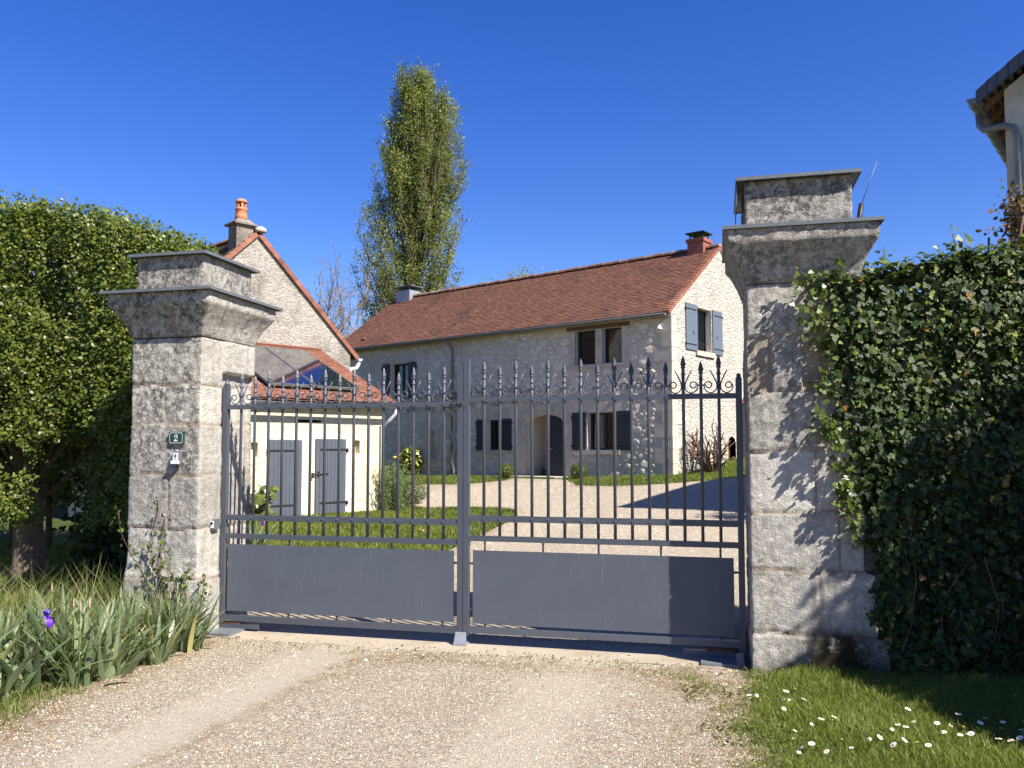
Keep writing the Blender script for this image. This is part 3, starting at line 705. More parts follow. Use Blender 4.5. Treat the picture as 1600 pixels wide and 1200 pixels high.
def small_fixtures():
    F = GF
    # house number plate
    k = -.36; root = thing('house_number_plate', F(-.22, k, 1.70), 'small green enamel house number plate reading 2', 'house number')
    w2, h2 = .072, .052; c = F(-.222, 0, 1.70)
    P = lambda x, z, d=0: F(-.222 + x, k - .022 - d, 1.70 + z)
    mb = MB()
    mb.box(lambda x, y, z: P(x, z, -y), (-w2, -.004, -h2), (w2, .02, h2)); mb.build('plate', M['signgreen'], root)
    mb = MB(); o_ = [(-.066, -.032), (-.054, -.046), (.054, -.046), (.066, -.032), (.066, .032), (.054, .046), (-.054, .046), (-.066, .032)]
    i_ = [(x * .945, z * .92) for x, z in o_]
    for i in range(8):
        j = (i + 1) % 8; mb.face([P(*o_[i], .0055), P(*o_[j], .0055), P(*i_[j], .0055), P(*i_[i], .0055)])
    mb.build('border', M['white'], root)
    # the figure: a bold serif 2 drawn as a ribbon of varying width
    cl = [(-.015, .012, .011), (-.0155, .017, .006), (-.010, .025, .0035), (0, .0285, .0045), (.010, .024, .0085), (.0125, .0145, .0095), (.009, .004, .007), (0, -.006, .005), (-.009, -.016, .005), (-.0155, -.0225, .007)]
    mb = MB(); pts = []
    for i, (x, z, wd) in enumerate(cl):
        x0, z0, _ = cl[max(i - 1, 0)]; x1, z1, _ = cl[min(i + 1, len(cl) - 1)]
        dx, dz = x1 - x0, z1 - z0; L = math.hypot(dx, dz); pts.append(((x - dz / L * wd / 2, z + dx / L * wd / 2), (x + dz / L * wd / 2, z - dx / L * wd / 2)))
    for i in range(len(pts) - 1): mb.face([P(*pts[i][0], .006), P(*pts[i + 1][0], .006), P(*pts[i + 1][1], .006), P(*pts[i][1], .006)])
    mb.face([P(-.019, -.0295, .0063), (P(.016, -.0295, .0063)), P(.018, -.012, .0063), P(.0145, -.012, .0063), P(.012, -.0205, .0063), P(-.019, -.0205, .0063)])
    mb.mesh([P(-.011 + .006 * math.cos(a * .785), .0135 + .006 * math.sin(a * .785), .0061) for a in range(8)], [tuple(range(8))])
    mb.build('figure', M['white'], root)
    # key switch with an arrow, below the plate
    root = thing('gate_key_switch', F(-.16, k, 1.53), 'small grey key switch with an arrow below the number plate', 'gate switch')
    P = lambda x, y, z: F(-.20 + x, k - .02 - y, 1.525 + z)
    mb = MB(); mb.hexa([P(-.036, 0, -.06), P(.036, 0, -.06), P(.034, .045, -.055), P(-.034, .045, -.055), P(-.036, 0, .06), P(.036, 0, .06), P(.028, .025, .055), P(-.028, .025, .055)]); mb.build('body', M['greybox'], root)
    mb = MB(); G = lambda x, z, e=.003: P(x, .0455 - .017 * (z + .055) / .11 + e, z)
    mb.hexa([G(-.027, -.018, 0), G(.027, -.018, 0), G(.027, -.018), G(-.027, -.018), G(-.024, .046, 0), G(.024, .046, 0), G(.024, .046), G(-.024, .046)]); mb.build('face', M['lightgrey'], root)
    mb = MB(); mb.face([G(x, z, .005) for x, z in ((-.004, -.009), (.004, -.009), (.004, .012), (.012, .012), (0, .036), (-.012, .012), (-.004, .012))]); mb.build('arrow', M['iron'], root)
    mb = MB(); mb.box(P, (-.036, .035, -.052), (.036, .055, -.022)); mb.build('cover', M['white'], root)
    # padlock box at the hinge post
    root = thing('key_safe', F(-.0, -.2, 1.0), 'small grey lock box with a white label beside the left hinge post', 'lock box')
    P = lambda x, y, z: F(.02 + x, -.13 + y, .93 + z)
    mb = MB(); mb.box(P, (-.045, -.05, -.045), (.018, .04, .045)); mb.build('body', M['greybox'], root)
    mb = MB(); mb.box(P, (-.018, -.0535, -.03), (.0165, -.050, .034)); mb.build('label', M['white'], root)
    mb = MB(); mb.lathe(P(-.002, -.055, .012), [(.004, -.012), (.013, -.006), (.013, .006), (.004, .012)], 8); mb.build('lock', M['iron'], root)
    # floor stop in the middle
    root = thing('gate_stop', F(2.30, -.03, .02), 'small galvanised floor stop under the meeting posts of the gate', 'gate stop')
    mb = MB(); mb.box(F, (2.245, -.085, -.03), (2.355, .05, -.012)); mb.build('base_plate', M['zincpale'], root)
    mb = MB(); mb.hexa([F(2.25, -.08, -.013), F(2.35, -.08, -.013), F(2.35, -.045, -.013), F(2.25, -.045, -.013), F(2.255, -.045, .075), F(2.345, -.045, .075), F(2.345, -.035, .075), F(2.255, -.035, .075)]); mb.build('bracket', M['zincpale'], root)
    # buried motor covers at both hinges
    for t, lab in ((.10, 'grey steel motor cover in the ground by the left gate hinge'), (4.42, 'dark steel motor cover in the ground by the right gate hinge')):
        root = thing('gate_motor_cover', F(t, -.1, .02), lab, 'motor cover', 'gate motor covers')
        sg = 1 if t < 1 else -1
        mb = MB(); mb.box(F, (t - .16, -.26, -.06), (t + .16, .14, -.006)); mb.build('lid', M['cover'], root)
        mb = MB(); mb.box(F, (t - .10 * sg, -.02, -.006), (t + .30 * sg, .035, .03)); mb.build('arm', M['paint'], root)
        mb = MB(); mb.tube([F(t - .12 * sg, .0, .04), F(t + .12 * sg, .0, .04)], .016, 8); mb.build('pivot', M['rust'], root)
    # aerial behind the right pillar's cap
    root = thing('aerial', F(5.45, .1, 3.25), 'thin whip aerial on a black holder behind the right pillar cap', 'aerial')
    mb = MB(); mb.tube([F(5.48, .10, 3.25), F(5.53, .10, 3.52)], [.016, .022], 8); mb.build('holder', M['iron'], root)
    mb = MB(); mb.tube([F(5.53, .10, 3.52), F(5.655, .10, 3.86)], [.0032, .002], 6); mb.lathe(F(5.655, .10, 3.86), [(.002, -.004), (.006, 0), (.002, .006)], 6); mb.build('whip', M['gutter'], root)
small_fixtures()

# ------------------------------------------------------------------ roofs
def tiles(mb, P0, du, ds, L, H, expo, width, rnd, lift=.024, thick=.02, keep=None):
    """plain tiles laid row over row; P0 lower corner, du along the eave, ds up the slope"""
    du = Vector(du).normalized(); ds = Vector(ds).normalized(); n = du.cross(ds).normalized()
    if n.z < 0: n = -n
    rows = int(H / expo + .999); cols = int(L / width + .999)
    for r in range(rows):
        s0 = r * expo; s1 = min(s0 + expo * 1.25, H + .02); off = (r % 2) * width / 2
        for c in range(-1, cols + 1):
            a = c * width + off; b = a + width * .985
            a, b = max(a, 0), min(b, L)
            if b - a < .02: continue
            if keep and not keep((a + b) / 2, s0): continue
            j = rnd.gauss(0, .0035); j2 = rnd.gauss(0, .004); t = min(1, max(0, rnd.gauss(.5, .2))); q = rnd.gauss(0, .005)
            lo0 = P0 + du * a + ds * (s0 + q) + n * (lift + j); lo1 = P0 + du * b + ds * (s0 + q) + n * (lift + j2)
            hi0 = P0 + du * a + ds * s1 + n * .003; hi1 = P0 + du * b + ds * s1 + n * .003
            mb.face([lo0, lo1, hi1, hi0], 0, t); mb.face([lo0 - n * thick, lo1 - n * thick, lo1, lo0], 0, t * .8)
def ridge_tiles(mb, A, B, length=.36, rad=.11, rnd=random):
    A, B = Vector(A), Vector(B); d = (B - A); L = d.length; d.normalize(); side = d.cross(Vector((0, 0, 1))).normalized(); n = int(L / length)
    for i in range(n):
        p0 = A + d * (i * L / n - .02); p1 = A + d * ((i + 1) * L / n + .02); t = min(1, max(0, rnd.gauss(.6, .2))); j = rnd.gauss(0, .006)
        prev = None
        for q in range(7):
            a = math.pi * q / 6; o = side * math.cos(a) * rad * 1.15; z = Vector((0, 0, math.sin(a) * rad - .03))
            e0 = p0 + (o + z) * 1.0 + Vector((0, 0, j)); e1 = p1 + (o + z) * 1.12 + Vector((0, 0, j))
            if prev: mb.face([prev[0], prev[1], e1, e0], 0, t)
            prev = (e0, e1)
        mb.face([p1 + (side * math.cos(math.pi * q / 6) * rad * 1.15 + Vector((0, 0, math.sin(math.pi * q / 6) * rad - .03))) * 1.14 + Vector((0, 0, j)) for q in range(7)], 0, .9)
def verge(mb, A, B, wid, n_, out, rnd, expo=.13):
    """a row of small tiles capping a sloping gable edge"""
    A, B = Vector(A), Vector(B); d = B - A; L = d.length; d.normalize(); k = int(L / expo); out = Vector(out)
    up = d.cross(out).normalized();
    if up.z < 0: up = -up
    for i in range(k):
        t = min(1, max(0, rnd.gauss(.55, .22))); a = A + d * (i * expo); b = A + d * (i * expo + expo * 1.2); h0, h1 = .05 + rnd.gauss(0, .004), .028
        p = [a - out * wid, a + out * .025, b + out * .02, b - out * wid]
        mb.hexa([p[0] - up * .0, p[1] - up * .085, p[2] - up * .09, p[3] - up * .0, p[0] + up * h0, p[1] + up * h0, p[2] + up * h1, p[3] + up * h1], 0, t)
def gutter(mb, pts, rad=.07):
    P = [Vector(p) for p in pts]; d = (P[-1] - P[0]).normalized(); s_ = d.cross(Vector((0, 0, 1))).normalized(); prev = None
    n = 8; rows = []
    for p in P: rows.append([p + s_ * math.cos(math.pi + math.pi * q / n) * rad + Vector((0, 0, math.sin(math.pi + math.pi * q / n) * rad)) for q in range(n + 1)])
    for i in range(len(P) - 1):
        for q in range(n): mb.face([rows[i][q], rows[i + 1][q], rows[i + 1][q + 1], rows[i][q + 1]], sm=True)
    for rw in (rows[0], rows[-1]): mb.face(rw)
    for p0, p1 in zip(P[:-1], P[1:]):
        for sg in (-1, 1): mb.tube([p0 + s_ * rad * sg, p1 + s_ * rad * sg], .009, 5)
    L = (P[-1] - P[0]).length
    for i in range(int(L / .6)):
        p = P[0] + d * (.3 + i * .6); mb.tube([p + s_ * math.cos(math.pi + math.pi * q / 6) * rad * 1.08 + Vector((0, 0, math.sin(math.pi + math.pi * q / 6) * rad * 1.08)) for q in range(7)], .007, 4)
def shutter(root, F, t0, t1, z0, z1, k, mat, hinge_left, name='shutter', boards=5):
    mb = MB(); n = boards
    for i in range(n):
        a = t0 + (t1 - t0) * i / n + .003; b = t0 + (t1 - t0) * (i + 1) / n - .003; mb.box(F, (a, k - .042, z0), (b, k - .014 + .001 * (i % 2), z1))
    mb.box(F, (t0 + .004, k - .036, z0 + .005), (t1 - .004, k - .018, z1 - .005))
    s = mb.build(name, M[mat], root)
    for f in (.12, .88):
        z = z0 + (z1 - z0) * f; mb = MB(); a, b = (t0 - .02, t1 - .08) if hinge_left else (t0 + .08, t1 + .02)
        mb.box(F, (a, k - .050, z - .018), (b, k - .040, z + .018)); x = t0 - .02 if hinge_left else t1 + .02; mb.box(F, (x - .012, k - .055, z - .05), (x + .012, k - .01, z + .03)); mb.build('strap_hinge', M['iron'], s)
    mb = MB(); x = (t0 + t1) / 2 + (.12 if hinge_left else -.12) * (t1 - t0); z = z0 + (z1 - z0) * .38; mb.box(F, (x - .012, k - .06, z - .05), (x + .012, k - .042, z + .05)); mb.build('catch', M['iron'], s)
    return s
def window(root, F, t0, t1, z0, z1, k, depth=.22, leaves_=2, back='dark', blind=False, mat='shutter'):
    """frame, casement, panes and the dark room behind, set back in an opening"""
    fw = .055; kk = k + depth
    mb = MB(); mb.box(F, (t0, kk - .03, z0), (t0 + fw, kk + .03, z1)); mb.box(F, (t1 - fw, kk - .03, z0), (t1, kk + .03, z1)); mb.box(F, (t0 + fw, kk - .03, z1 - fw), (t1 - fw, kk + .03, z1)); mb.box(F, (t0 + fw, kk - .03, z0), (t1 - fw, kk + .03, z0 + fw))
    if leaves_ == 2:
        c = (t0 + t1) / 2; mb.box(F, (c - .045, kk - .035, z0 + fw), (c + .045, kk + .03, z1 - fw))
    w_ = mb.build('window', M[mat], root)
    mb = MB(); mb.face([F(t0 + fw, kk, z0 + fw), F(t1 - fw, kk, z0 + fw), F(t1 - fw, kk, z1 - fw), F(t0 + fw, kk, z1 - fw)]); mb.build('pane', M['glass'], w_)
    if blind:
        mb = MB(); n = int((z1 - z0) / .07)
        for i in range(n):
            z = z0 + fw + i * (z1 - z0 - fw * 2) / n; mb.hexa([F(t0 + fw, kk + .06, z), F(t1 - fw, kk + .06, z), F(t1 - fw, kk + .10, z + .02), F(t0 + fw, kk + .10, z + .02), F(t0 + fw, kk + .06, z + .045), F(t1 - fw, kk + .06, z + .045), F(t1 - fw, kk + .10, z + .06), F(t0 + fw, kk + .10, z + .06)])
        mb.build('blind', M['blind'], w_)
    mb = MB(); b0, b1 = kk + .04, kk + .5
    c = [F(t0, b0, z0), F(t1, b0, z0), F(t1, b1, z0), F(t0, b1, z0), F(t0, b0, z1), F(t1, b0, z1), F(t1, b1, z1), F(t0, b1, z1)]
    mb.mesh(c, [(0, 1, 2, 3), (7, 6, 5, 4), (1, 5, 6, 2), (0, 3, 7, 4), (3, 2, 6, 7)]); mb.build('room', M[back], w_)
    return w_
def stone(root, F, k, t0, z0, t1, z1, pr=.012, name='dressed_stone'):
    mb = MB(); mb.box(F, (t0, k - pr, z0), (t1, k + .05, z1)); return mb.build(name, M['cut'], root)

# ------------------------------------------------------------------ main house
def main_house():
    F = frame(HC, HA); rn = random.Random(5); W = 7.0; LT = -16.2; ZE = 5.92; ZR = 8.48; sl_ = math.atan2(ZR - ZE, W / 2)
    root = thing('stone_house', F(-8, 3.5, .5), 'long two storey stone house with a brown tiled roof across the courtyard', 'house')
    K0 = 0.
    arch = [(-5.70, .62), (-4.10, .62), (-4.10, 2.52)] + [(-4.9 + .80 * math.cos(a), 2.52 + .27 * math.sin(a)) for a in np.linspace(.15, math.pi - .15, 9)] + [(-5.70, 2.52)]
    ups = [rect(-3.60, 4.40, -2.80, 5.56), rect(-2.52, 4.40, -1.78, 5.56)]
    holes = [arch, rect(-7.50, 1.57, -6.78, 2.66), rect(-3.13, 1.58, -2.02, 2.80), rect(-12.62, 3.62, -11.62, 5.02), rect(-10.52, 1.24, -10.15, 2.30)] + ups
    mb = MB(); wall_mesh(mb, F, 0, [(LT, -.5), (0, -.5), (0, ZE), (LT, ZE)], holes, .30, 0, 1); mb.build('front_wall', [M['facade'], M['reveal']], root)
    mb = MB(); G = lambda a, k, b: F(k, a, b)    # gable: run along the depth of the house
    Fg = lambda t, k, z: F(-k, t, z)
    gw = rect(1.74, 4.80, 2.80, 6.22)
    v2, f2 = tri_fill([(0, -.5), (W, -.5), (W, ZE), (W / 2, ZR), (0, ZE)], [gw, [(3.95, .9), (4.60, .9), (4.60, 1.8), (4.5, 1.98), (4.28, 2.05), (4.05, 1.98), (3.95, 1.8)]])
    mb.mesh([Fg(a, 0, b) for a, b in v2], f2)
    for h in (gw,):
        for i in range(4): (a0, b0), (a1, b1) = h[i], h[(i + 1) % 4]; mb.face([Fg(a0, 0, b0), Fg(a1, 0, b1), Fg(a1, .3, b1), Fg(a0, .3, b0)], 1)
    mb.build('gable_wall', [M['gable'], M['reveal']], root)
    mb = MB(); mb.face([Fg(3.9, .25, .8), Fg(4.7, .25, .8), Fg(4.7, .25, 2.1), Fg(3.9, .25, 2.1)]); mb.build('low_hatch', M['wood'], root)
    mb = MB(); mb.face([F(LT, W, -.5), F(0, W, -.5), F(0, W, ZE), F(LT, W, ZE)]); mb.face([F(LT, 0, -.5), F(LT, W, -.5), F(LT, W, ZE), F(LT, W / 2, ZR), F(LT, 0, ZE)]); mb.build('rear_wall', M['facade'], root)
    mb = MB(); rn2 = random.Random(21); grid = {}; cnt = 0
    av = [(min(p[0] for p in h) - .42, min(p[1] for p in h) - .2, max(p[0] for p in h) + .42, max(p[1] for p in h) + .42) for h in holes]
    for att in range(16000):
        t = rn2.uniform(LT + .1, -.66); z = rn2.uniform(.55, 5.62); rr = (.17 if att < 1200 else .12 if att < 5000 else .075) * rn2.uniform(.75, 1.2)
        if any(a_ < t < c_ and b_ < z < d_ for a_, b_, c_, d_ in av): continue
        gx, gz_ = int(t / .3), int(z / .3); bad = False
        for q in range(gx - 1, gx + 2):
            for w_ in range(gz_ - 1, gz_ + 2):
                for (x1, z1, r1) in grid.get((q, w_), ()):
                    if ((t - x1) / 1.25) ** 2 + ((z - z1) * 1.25) ** 2 < (rr * .82 + r1 * .82) ** 2: bad = True
        if bad: continue
        grid.setdefault((gx, gz_), []).append((t, z, rr)); n = rn2.randint(6, 9); h = rn2.uniform(.004, .018) * (1 + .45 * max(0, 1 + t / 3.2)); a0 = rn2.random() * 6; ring = []
        for q in range(n):
            a = a0 + 6.283 * q / n + rn2.gauss(0, .12); r2 = rr * rn2.uniform(.78, 1.12); ring.append((math.cos(a) * r2 * 1.2, math.sin(a) * r2 * .78))
        tl = rn2.gauss(0, .05); tz = rn2.gauss(0, .05)
        vs = [F(t + x, .004, z + y) for x, y in ring] + [F(t + x * .9, -h * .75 + x * tl + y * tz, z + y * .9) for x, y in ring] + [F(t + x * .55, -h + x * tl + y * tz, z + y * .55) for x, y in ring]
        fs = [(b_ * n + q, b_ * n + (q + 1) % n, (b_ + 1) * n + (q + 1) % n, (b_ + 1) * n + q) for b_ in (0, 1) for q in range(n)] + [tuple(range(2 * n, 3 * n))]
        mb.mesh(vs, fs, 0, min(1, max(0, rn2.gauss(.5, .25))))
    mb.build('rubble_stones', M['facestone'], root, tint=True)
    # quoins at the near corner, alternating long and short
    mb = MB(); z = .75; i = 0
    while z < 5.7:
        h = .34 + rn.random() * .12; z1 = min(z + h, 5.74); a, b = (.62, .32) if i % 2 else (.34, .58)
        mb.box(F, (-a, -.012 - rn.random() * .008, z), (-.0, .02, z1 - .012)); mb.box(F, (-.02, .0 - .012, z), (.012 + rn.random() * .006, b, z1 - .012)); z = z1; i += 1
    mb.build('quoins', M['cut'], root)
    # roof
    du = F.u; ds = (F.v * math.cos(sl_) + Vector((0, 0, math.sin(sl_)))); ov = .26
    P0 = F(LT, -ov * math.cos(sl_) - .0, ZE - ov * math.sin(sl_) + .06); HL = (W / 2) / math.cos(sl_) + ov
    mb = MB(); tiles(mb, P0, du, ds, -LT - .04, HL, .112, .175, rn); 
    mb.build('roof', M['tiles'], root, tint=True); roof = root.children[-1]
    mb = MB(); P1 = F(LT, W + ov, ZE - ov * math.sin(sl_)); P2 = F(LT, W / 2, ZR + .05)
    mb.face([P1, P1 + du * -LT, P2 + du * -LT, P2]); mb.face([F(LT, W / 2, ZR + .03), F(0, W / 2, ZR + .03), F(0, -ov + .02, ZE - ov * math.sin(sl_) + .03), F(LT, -ov + .02, ZE - ov * math.sin(sl_) + .03)])
    mb.build('rear_roof_slope', M['oldtile'], root)
    roof = [c for c in root.children if c.name.startswith('roof')][0]
    mb = MB(); ridge_tiles(mb, F(LT, W / 2, ZR + .09), F(0.02, W / 2, ZR + .09), rnd=rn); mb.build('ridge', M['ridgetile'], roof, tint=True)
    mb = MB(); verge(mb, P0 + du * -LT, P0 + du * -LT + ds * HL, .16, None, F.u, rn); Q = F(0, W + .25, ZE - .2); verge(mb, Q, F(0, W / 2, ZR + .06), .16, None, F.u, rn)
    mb.build('verge', M['redtile'], roof, tint=True)
    mb = MB(); mb.box(F, (-1.05, W / 2 - .3, ZR - .15), (-.45, W / 2 + .3, ZR + .42))
    for zz in (.30,): mb.box(F, (-1.09, W / 2 - .34, ZR + zz), (-.41, W / 2 + .34, ZR + zz + .12))
    c = mb.build('chimney', M['brick'], roof)
    mb = MB(); mb.box(F, (-1.10, W / 2 - .36, ZR + .60), (-.40, W / 2 + .36, ZR + .64))
    for a in (-.98, -.52):
        for b in (-.22, .22): mb.box(F, (a - .02, W / 2 + b - .02, ZR + .42), (a + .02, W / 2 + b + .02, ZR + .60))
    mb.build('chimney_cap', M['iron'], c)
    mb = MB(); mb.box(F, (-15.75, W / 2 - .35, ZR - .2), (-14.85, W / 2 + .35, ZR + .34)); c = mb.build('zinc_chimney', M['zincpale'], roof)
    mb = MB(); mb.box(F, (-15.9, W / 2 - .45, ZR + .50), (-14.7, W / 2 + .45, ZR + .53))
    for a in (-15.6, -15.0):
        for b in (-.22, .22): mb.box(F, (a - .02, W / 2 + b - .02, ZR + .33), (a + .02, W / 2 + b + .02, ZR + .5))
    mb.build('cowl', M['zinc'], c)
    mb = MB(); P = P0 + ds * .62 + du * 1.6; mb.lathe(P + Vector((0, 0, .02)), [(.12, 0), (.10, .06), (.04, .12)], 8); mb.build('vent_tile', M['tiles'], roof)
    # gutter and downpipe
    zg = ZE - ov * math.sin(sl_) - .01
    mb = MB(); gutter(mb, [F(LT, -ov - .08, zg), F(-.02, -ov - .08, zg)]); mb.box(F, (LT, -ov + .0, zg - .03), (-.05, -ov + .03, zg + .07)); mb.face([F(LT, -ov, zg - .02), F(-.05, -ov, zg - .02), F(-.05, .0, ZE - .08), F(LT, .0, ZE - .08)]); mb.build('gutter', M['gutter'], root)
    mb = MB(); mb.tube([F(-9.2, -ov - .08, zg - .06), F(-9.2, -ov - .06, zg - .16), F(-9.16, -.09, zg - .34), F(-9.16, -.07, zg - .5), F(-9.16, -.07, .7)], .045, 8); mb.build('downpipe', M['gutter'], root)
    # openings: ground floor
    window(root, F, -7.50, -6.78, 1.57, 2.66, 0, .24, 1); shutter(root, F, -7.98, -7.54, 1.56, 2.68, 0, 'shutter', True, boards=3); shutter(root, F, -6.76, -6.33, 1.56, 2.68, 0, 'shutter', False, boards=3)
    stone(root, F, 0, -7.8, 2.68, -6.45, 2.95, .006, 'lintel'); stone(root, F, 0, -7.72, 1.45, -6.5, 1.565, .06, 'sill')
    window(root, F, -3.13, -2.02, 1.58, 2.80, 0, .24, 2); shutter(root, F, -3.72, -3.17, 1.57, 2.82, 0, 'shutter', True, boards=4); shutter(root, F, -2.0, -1.42, 1.57, 2.82, 0, 'shutter', False, boards=4)
    stone(root, F, 0, -3.5, 2.83, -1.68, 3.10, .008, 'lintel'); stone(root, F, 0, -3.28, 1.43, -1.85, 1.575, .07, 'sill')
    # upper floor
    for a, b in ((-3.60, -2.80), (-2.52, -1.78)): window(root, F, a, b, 4.40, 5.56, 0, .2, 1, blind=True)
    stone(root, F, 0, -2.80, 4.40, -2.52, 5.56, .004, 'mullion')
    for i, z in enumerate((4.40, 4.79, 5.18)):
        e = .18 if i == 1 else 0
        stone(root, F, 0, -3.86 - e, z, -3.60, z + .375, .006); stone(root, F, 0, -1.78, z, -1.52 + e * 1.6, z + .375, .006)
    mb = MB(); mb.box(F, (-3.95, -.012, 5.565), (-1.48, .1, 5.69)); mb.build('oak_lintel', M['wood'], root)
    stone(root, F, 0, -3.9, 4.27, -1.5, 4.395, .05, 'sill')
    window(root, F, -12.62, -11.62, 3.62, 5.02, 0, .24, 2, back='curtain'); shutter(root, F, -13.1, -12.66, 3.6, 5.04, 0, 'shutter', True, boards=3); shutter(root, F, -11.58, -11.14, 3.6, 5.04, 0, 'shutter', False, boards=3)
    stone(root, F, 0, -12.95, 5.05, -11.15, 5.36, .006, 'lintel'); stone(root, F, 0, -12.8, 3.48, -11.4, 3.61, .05, 'sill')
    for z in (1.0, 1.42, 1.84, 2.3, 2.72):
        e = .2 if int(z * 10) % 2 else 0
        if z < 2.2: stone(root, F, 0, -11.0 - e, z, -10.53, z + .40, .004); stone(root, F, 0, -10.14, z, -9.85 + e, z + .40, .004)
    stone(root, F, 0, -11.1, 2.32, -9.75, 2.66, .004); stone(root, F, 0, -10.65, 1.14, -10.05, 1.235, .03, 'sill')
    mb = MB(); mb.face([F(-10.55, .27, 1.2), F(-10.1, .27, 1.2), F(-10.1, .27, 2.35), F(-10.55, .27, 2.35)]); mb.build('blocked_window', M['reveal'], root)
    # arched porch with its dark door standing open
    mb = MB()
    for i, (a, b) in enumerate(zip(np.linspace(.0, math.pi, 9)[:-1], np.linspace(.0, math.pi, 9)[1:])):
        f = lambda a_, r_: (-4.9 + (.80 + r_) * math.cos(a_), 2.53 + (.27 + r_ * .9) * math.sin(a_))
        p = [f(a + .01, .005), f(b - .01, .005), f(b - .01, .38), f(a + .01, .38)]
        mb.hexa([F(x, -.02, z) for x, z in p] + [F(x, .04, z) for x, z in p])
    mb.build('arch_stones', M['cut'], root)
    for sg, x in ((-1, -5.70), (1, -4.10)):
        for i, z in enumerate((.70, 1.16, 1.62, 2.08)):
            e = .42 + (.14 if i % 2 else 0); stone(root, F, 0, min(x, x + sg * e), z, max(x, x + sg * e), z + .448, .008)
    mb = MB(); D = 1.15
    c = [F(-5.70, .29, .62), F(-4.10, .29, .62), F(-4.10, D, .62), F(-5.70, D, .62), F(-5.70, .29, 2.9), F(-4.10, .29, 2.9), F(-4.10, D, 2.9), F(-5.70, D, 2.9)]
    mb.mesh(c, [(0, 1, 2, 3), (7, 6, 5, 4), (1, 5, 6, 2), (0, 3, 7, 4), (3, 2, 6, 7)]); mb.build('porch', M['reveal'], root)
    mb = MB(); n = 6; dA = (-4.14, .25); 
    zt = lambda t: 2.52 + .27 * math.sqrt(max(0, 1 - ((t + 4.9) / .80) ** 2))
    for i in range(n):
        a = -4.80 + i * .66 / n; b = a + .66 / n - .006
        mb.hexa([F(a, .14, .67), F(b, .14, .67), F(b, .19, .67), F(a, .19, .67), F(a, .14, zt(a) - .01), F(b, .14, zt(b) - .01), F(b, .19, zt(b) - .01), F(a, .19, zt(a) - .01)])
    d = mb.build('door', M['shutter'], root); mb = MB(); mb.tube([F(-4.73, .13, 1.62), F(-4.73, .09, 1.62), F(-4.63, .09, 1.62)], .012, 6); mb.build('handle', M['lightgrey'], d)
    mb = MB(); mb.box(F, (-5.95, -.75, .45), (-3.9, .3, .69)); mb.build('doorstep', M['cut'], root)
    # gable window, shutters and sill, lamp under the eave
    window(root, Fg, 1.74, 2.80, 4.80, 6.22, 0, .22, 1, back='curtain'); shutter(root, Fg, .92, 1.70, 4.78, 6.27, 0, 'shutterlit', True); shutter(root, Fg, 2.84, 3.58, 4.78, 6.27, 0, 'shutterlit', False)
    stone(root, Fg, 0, 1.62, 4.64, 2.95, 4.795, .07, 'sill')
    mb = MB(); 
    for x in (1.95, 2.15, 2.35, 2.55): mb.tube([Fg(x, .1, 4.8), Fg(x, .1, 5.1)], .008, 5)
    mb.tube([Fg(1.75, .1, 5.1), Fg(2.79, .1, 5.1)], .008, 5); mb.build('window_rail', M['iron'], root)
    mb = MB(); mb.tube([F(-.3, 0, 5.45), F(-.3, -.12, 5.5), F(-.3, -.2, 5.44)], .012, 6); mb.lathe(F(-.3, -.2, 5.30), [(.10, 0), (.09, .03), (.03, .13)], 10); mb.build('wall_lamp', M['white'], root)
    # low lean-to at the far end of the gable
    mb = MB(); wall = [Fg(5.0, -1.8, .8), Fg(5.0, 0, .8), Fg(5.0, 0, 3.35), Fg(5.0, -1.8, 3.35)]
    mb.mesh([Fg(5.15, -.0, .7), Fg(5.15, -3, .7), Fg(5.15, -3, 3.2), Fg(5.15, 0, 3.2), Fg(8.5, -3, .7), Fg(8.5, -3, 3.2)], [(0, 1, 2, 3), (1, 4, 5, 2)]); lt = mb.build('lean_to', M['gable'], root)
    mb = MB(); tiles(mb, Fg(4.95, -3, 3.2), F.u * -1, (F.v * math.cos(.5) + Vector((0, 0, math.sin(.5)))), 3.0, 1.8, .11, .17, rn); mb.build('lean_to_roof', M['redtile'], lt, tint=True)
    mb = MB(); mb.box(Fg, (5.10, -.95, 1.9), (5.14, -.25, 2.95)); mb.build('lean_to_window', M['shutter'], lt)
    return F
HF = main_house()

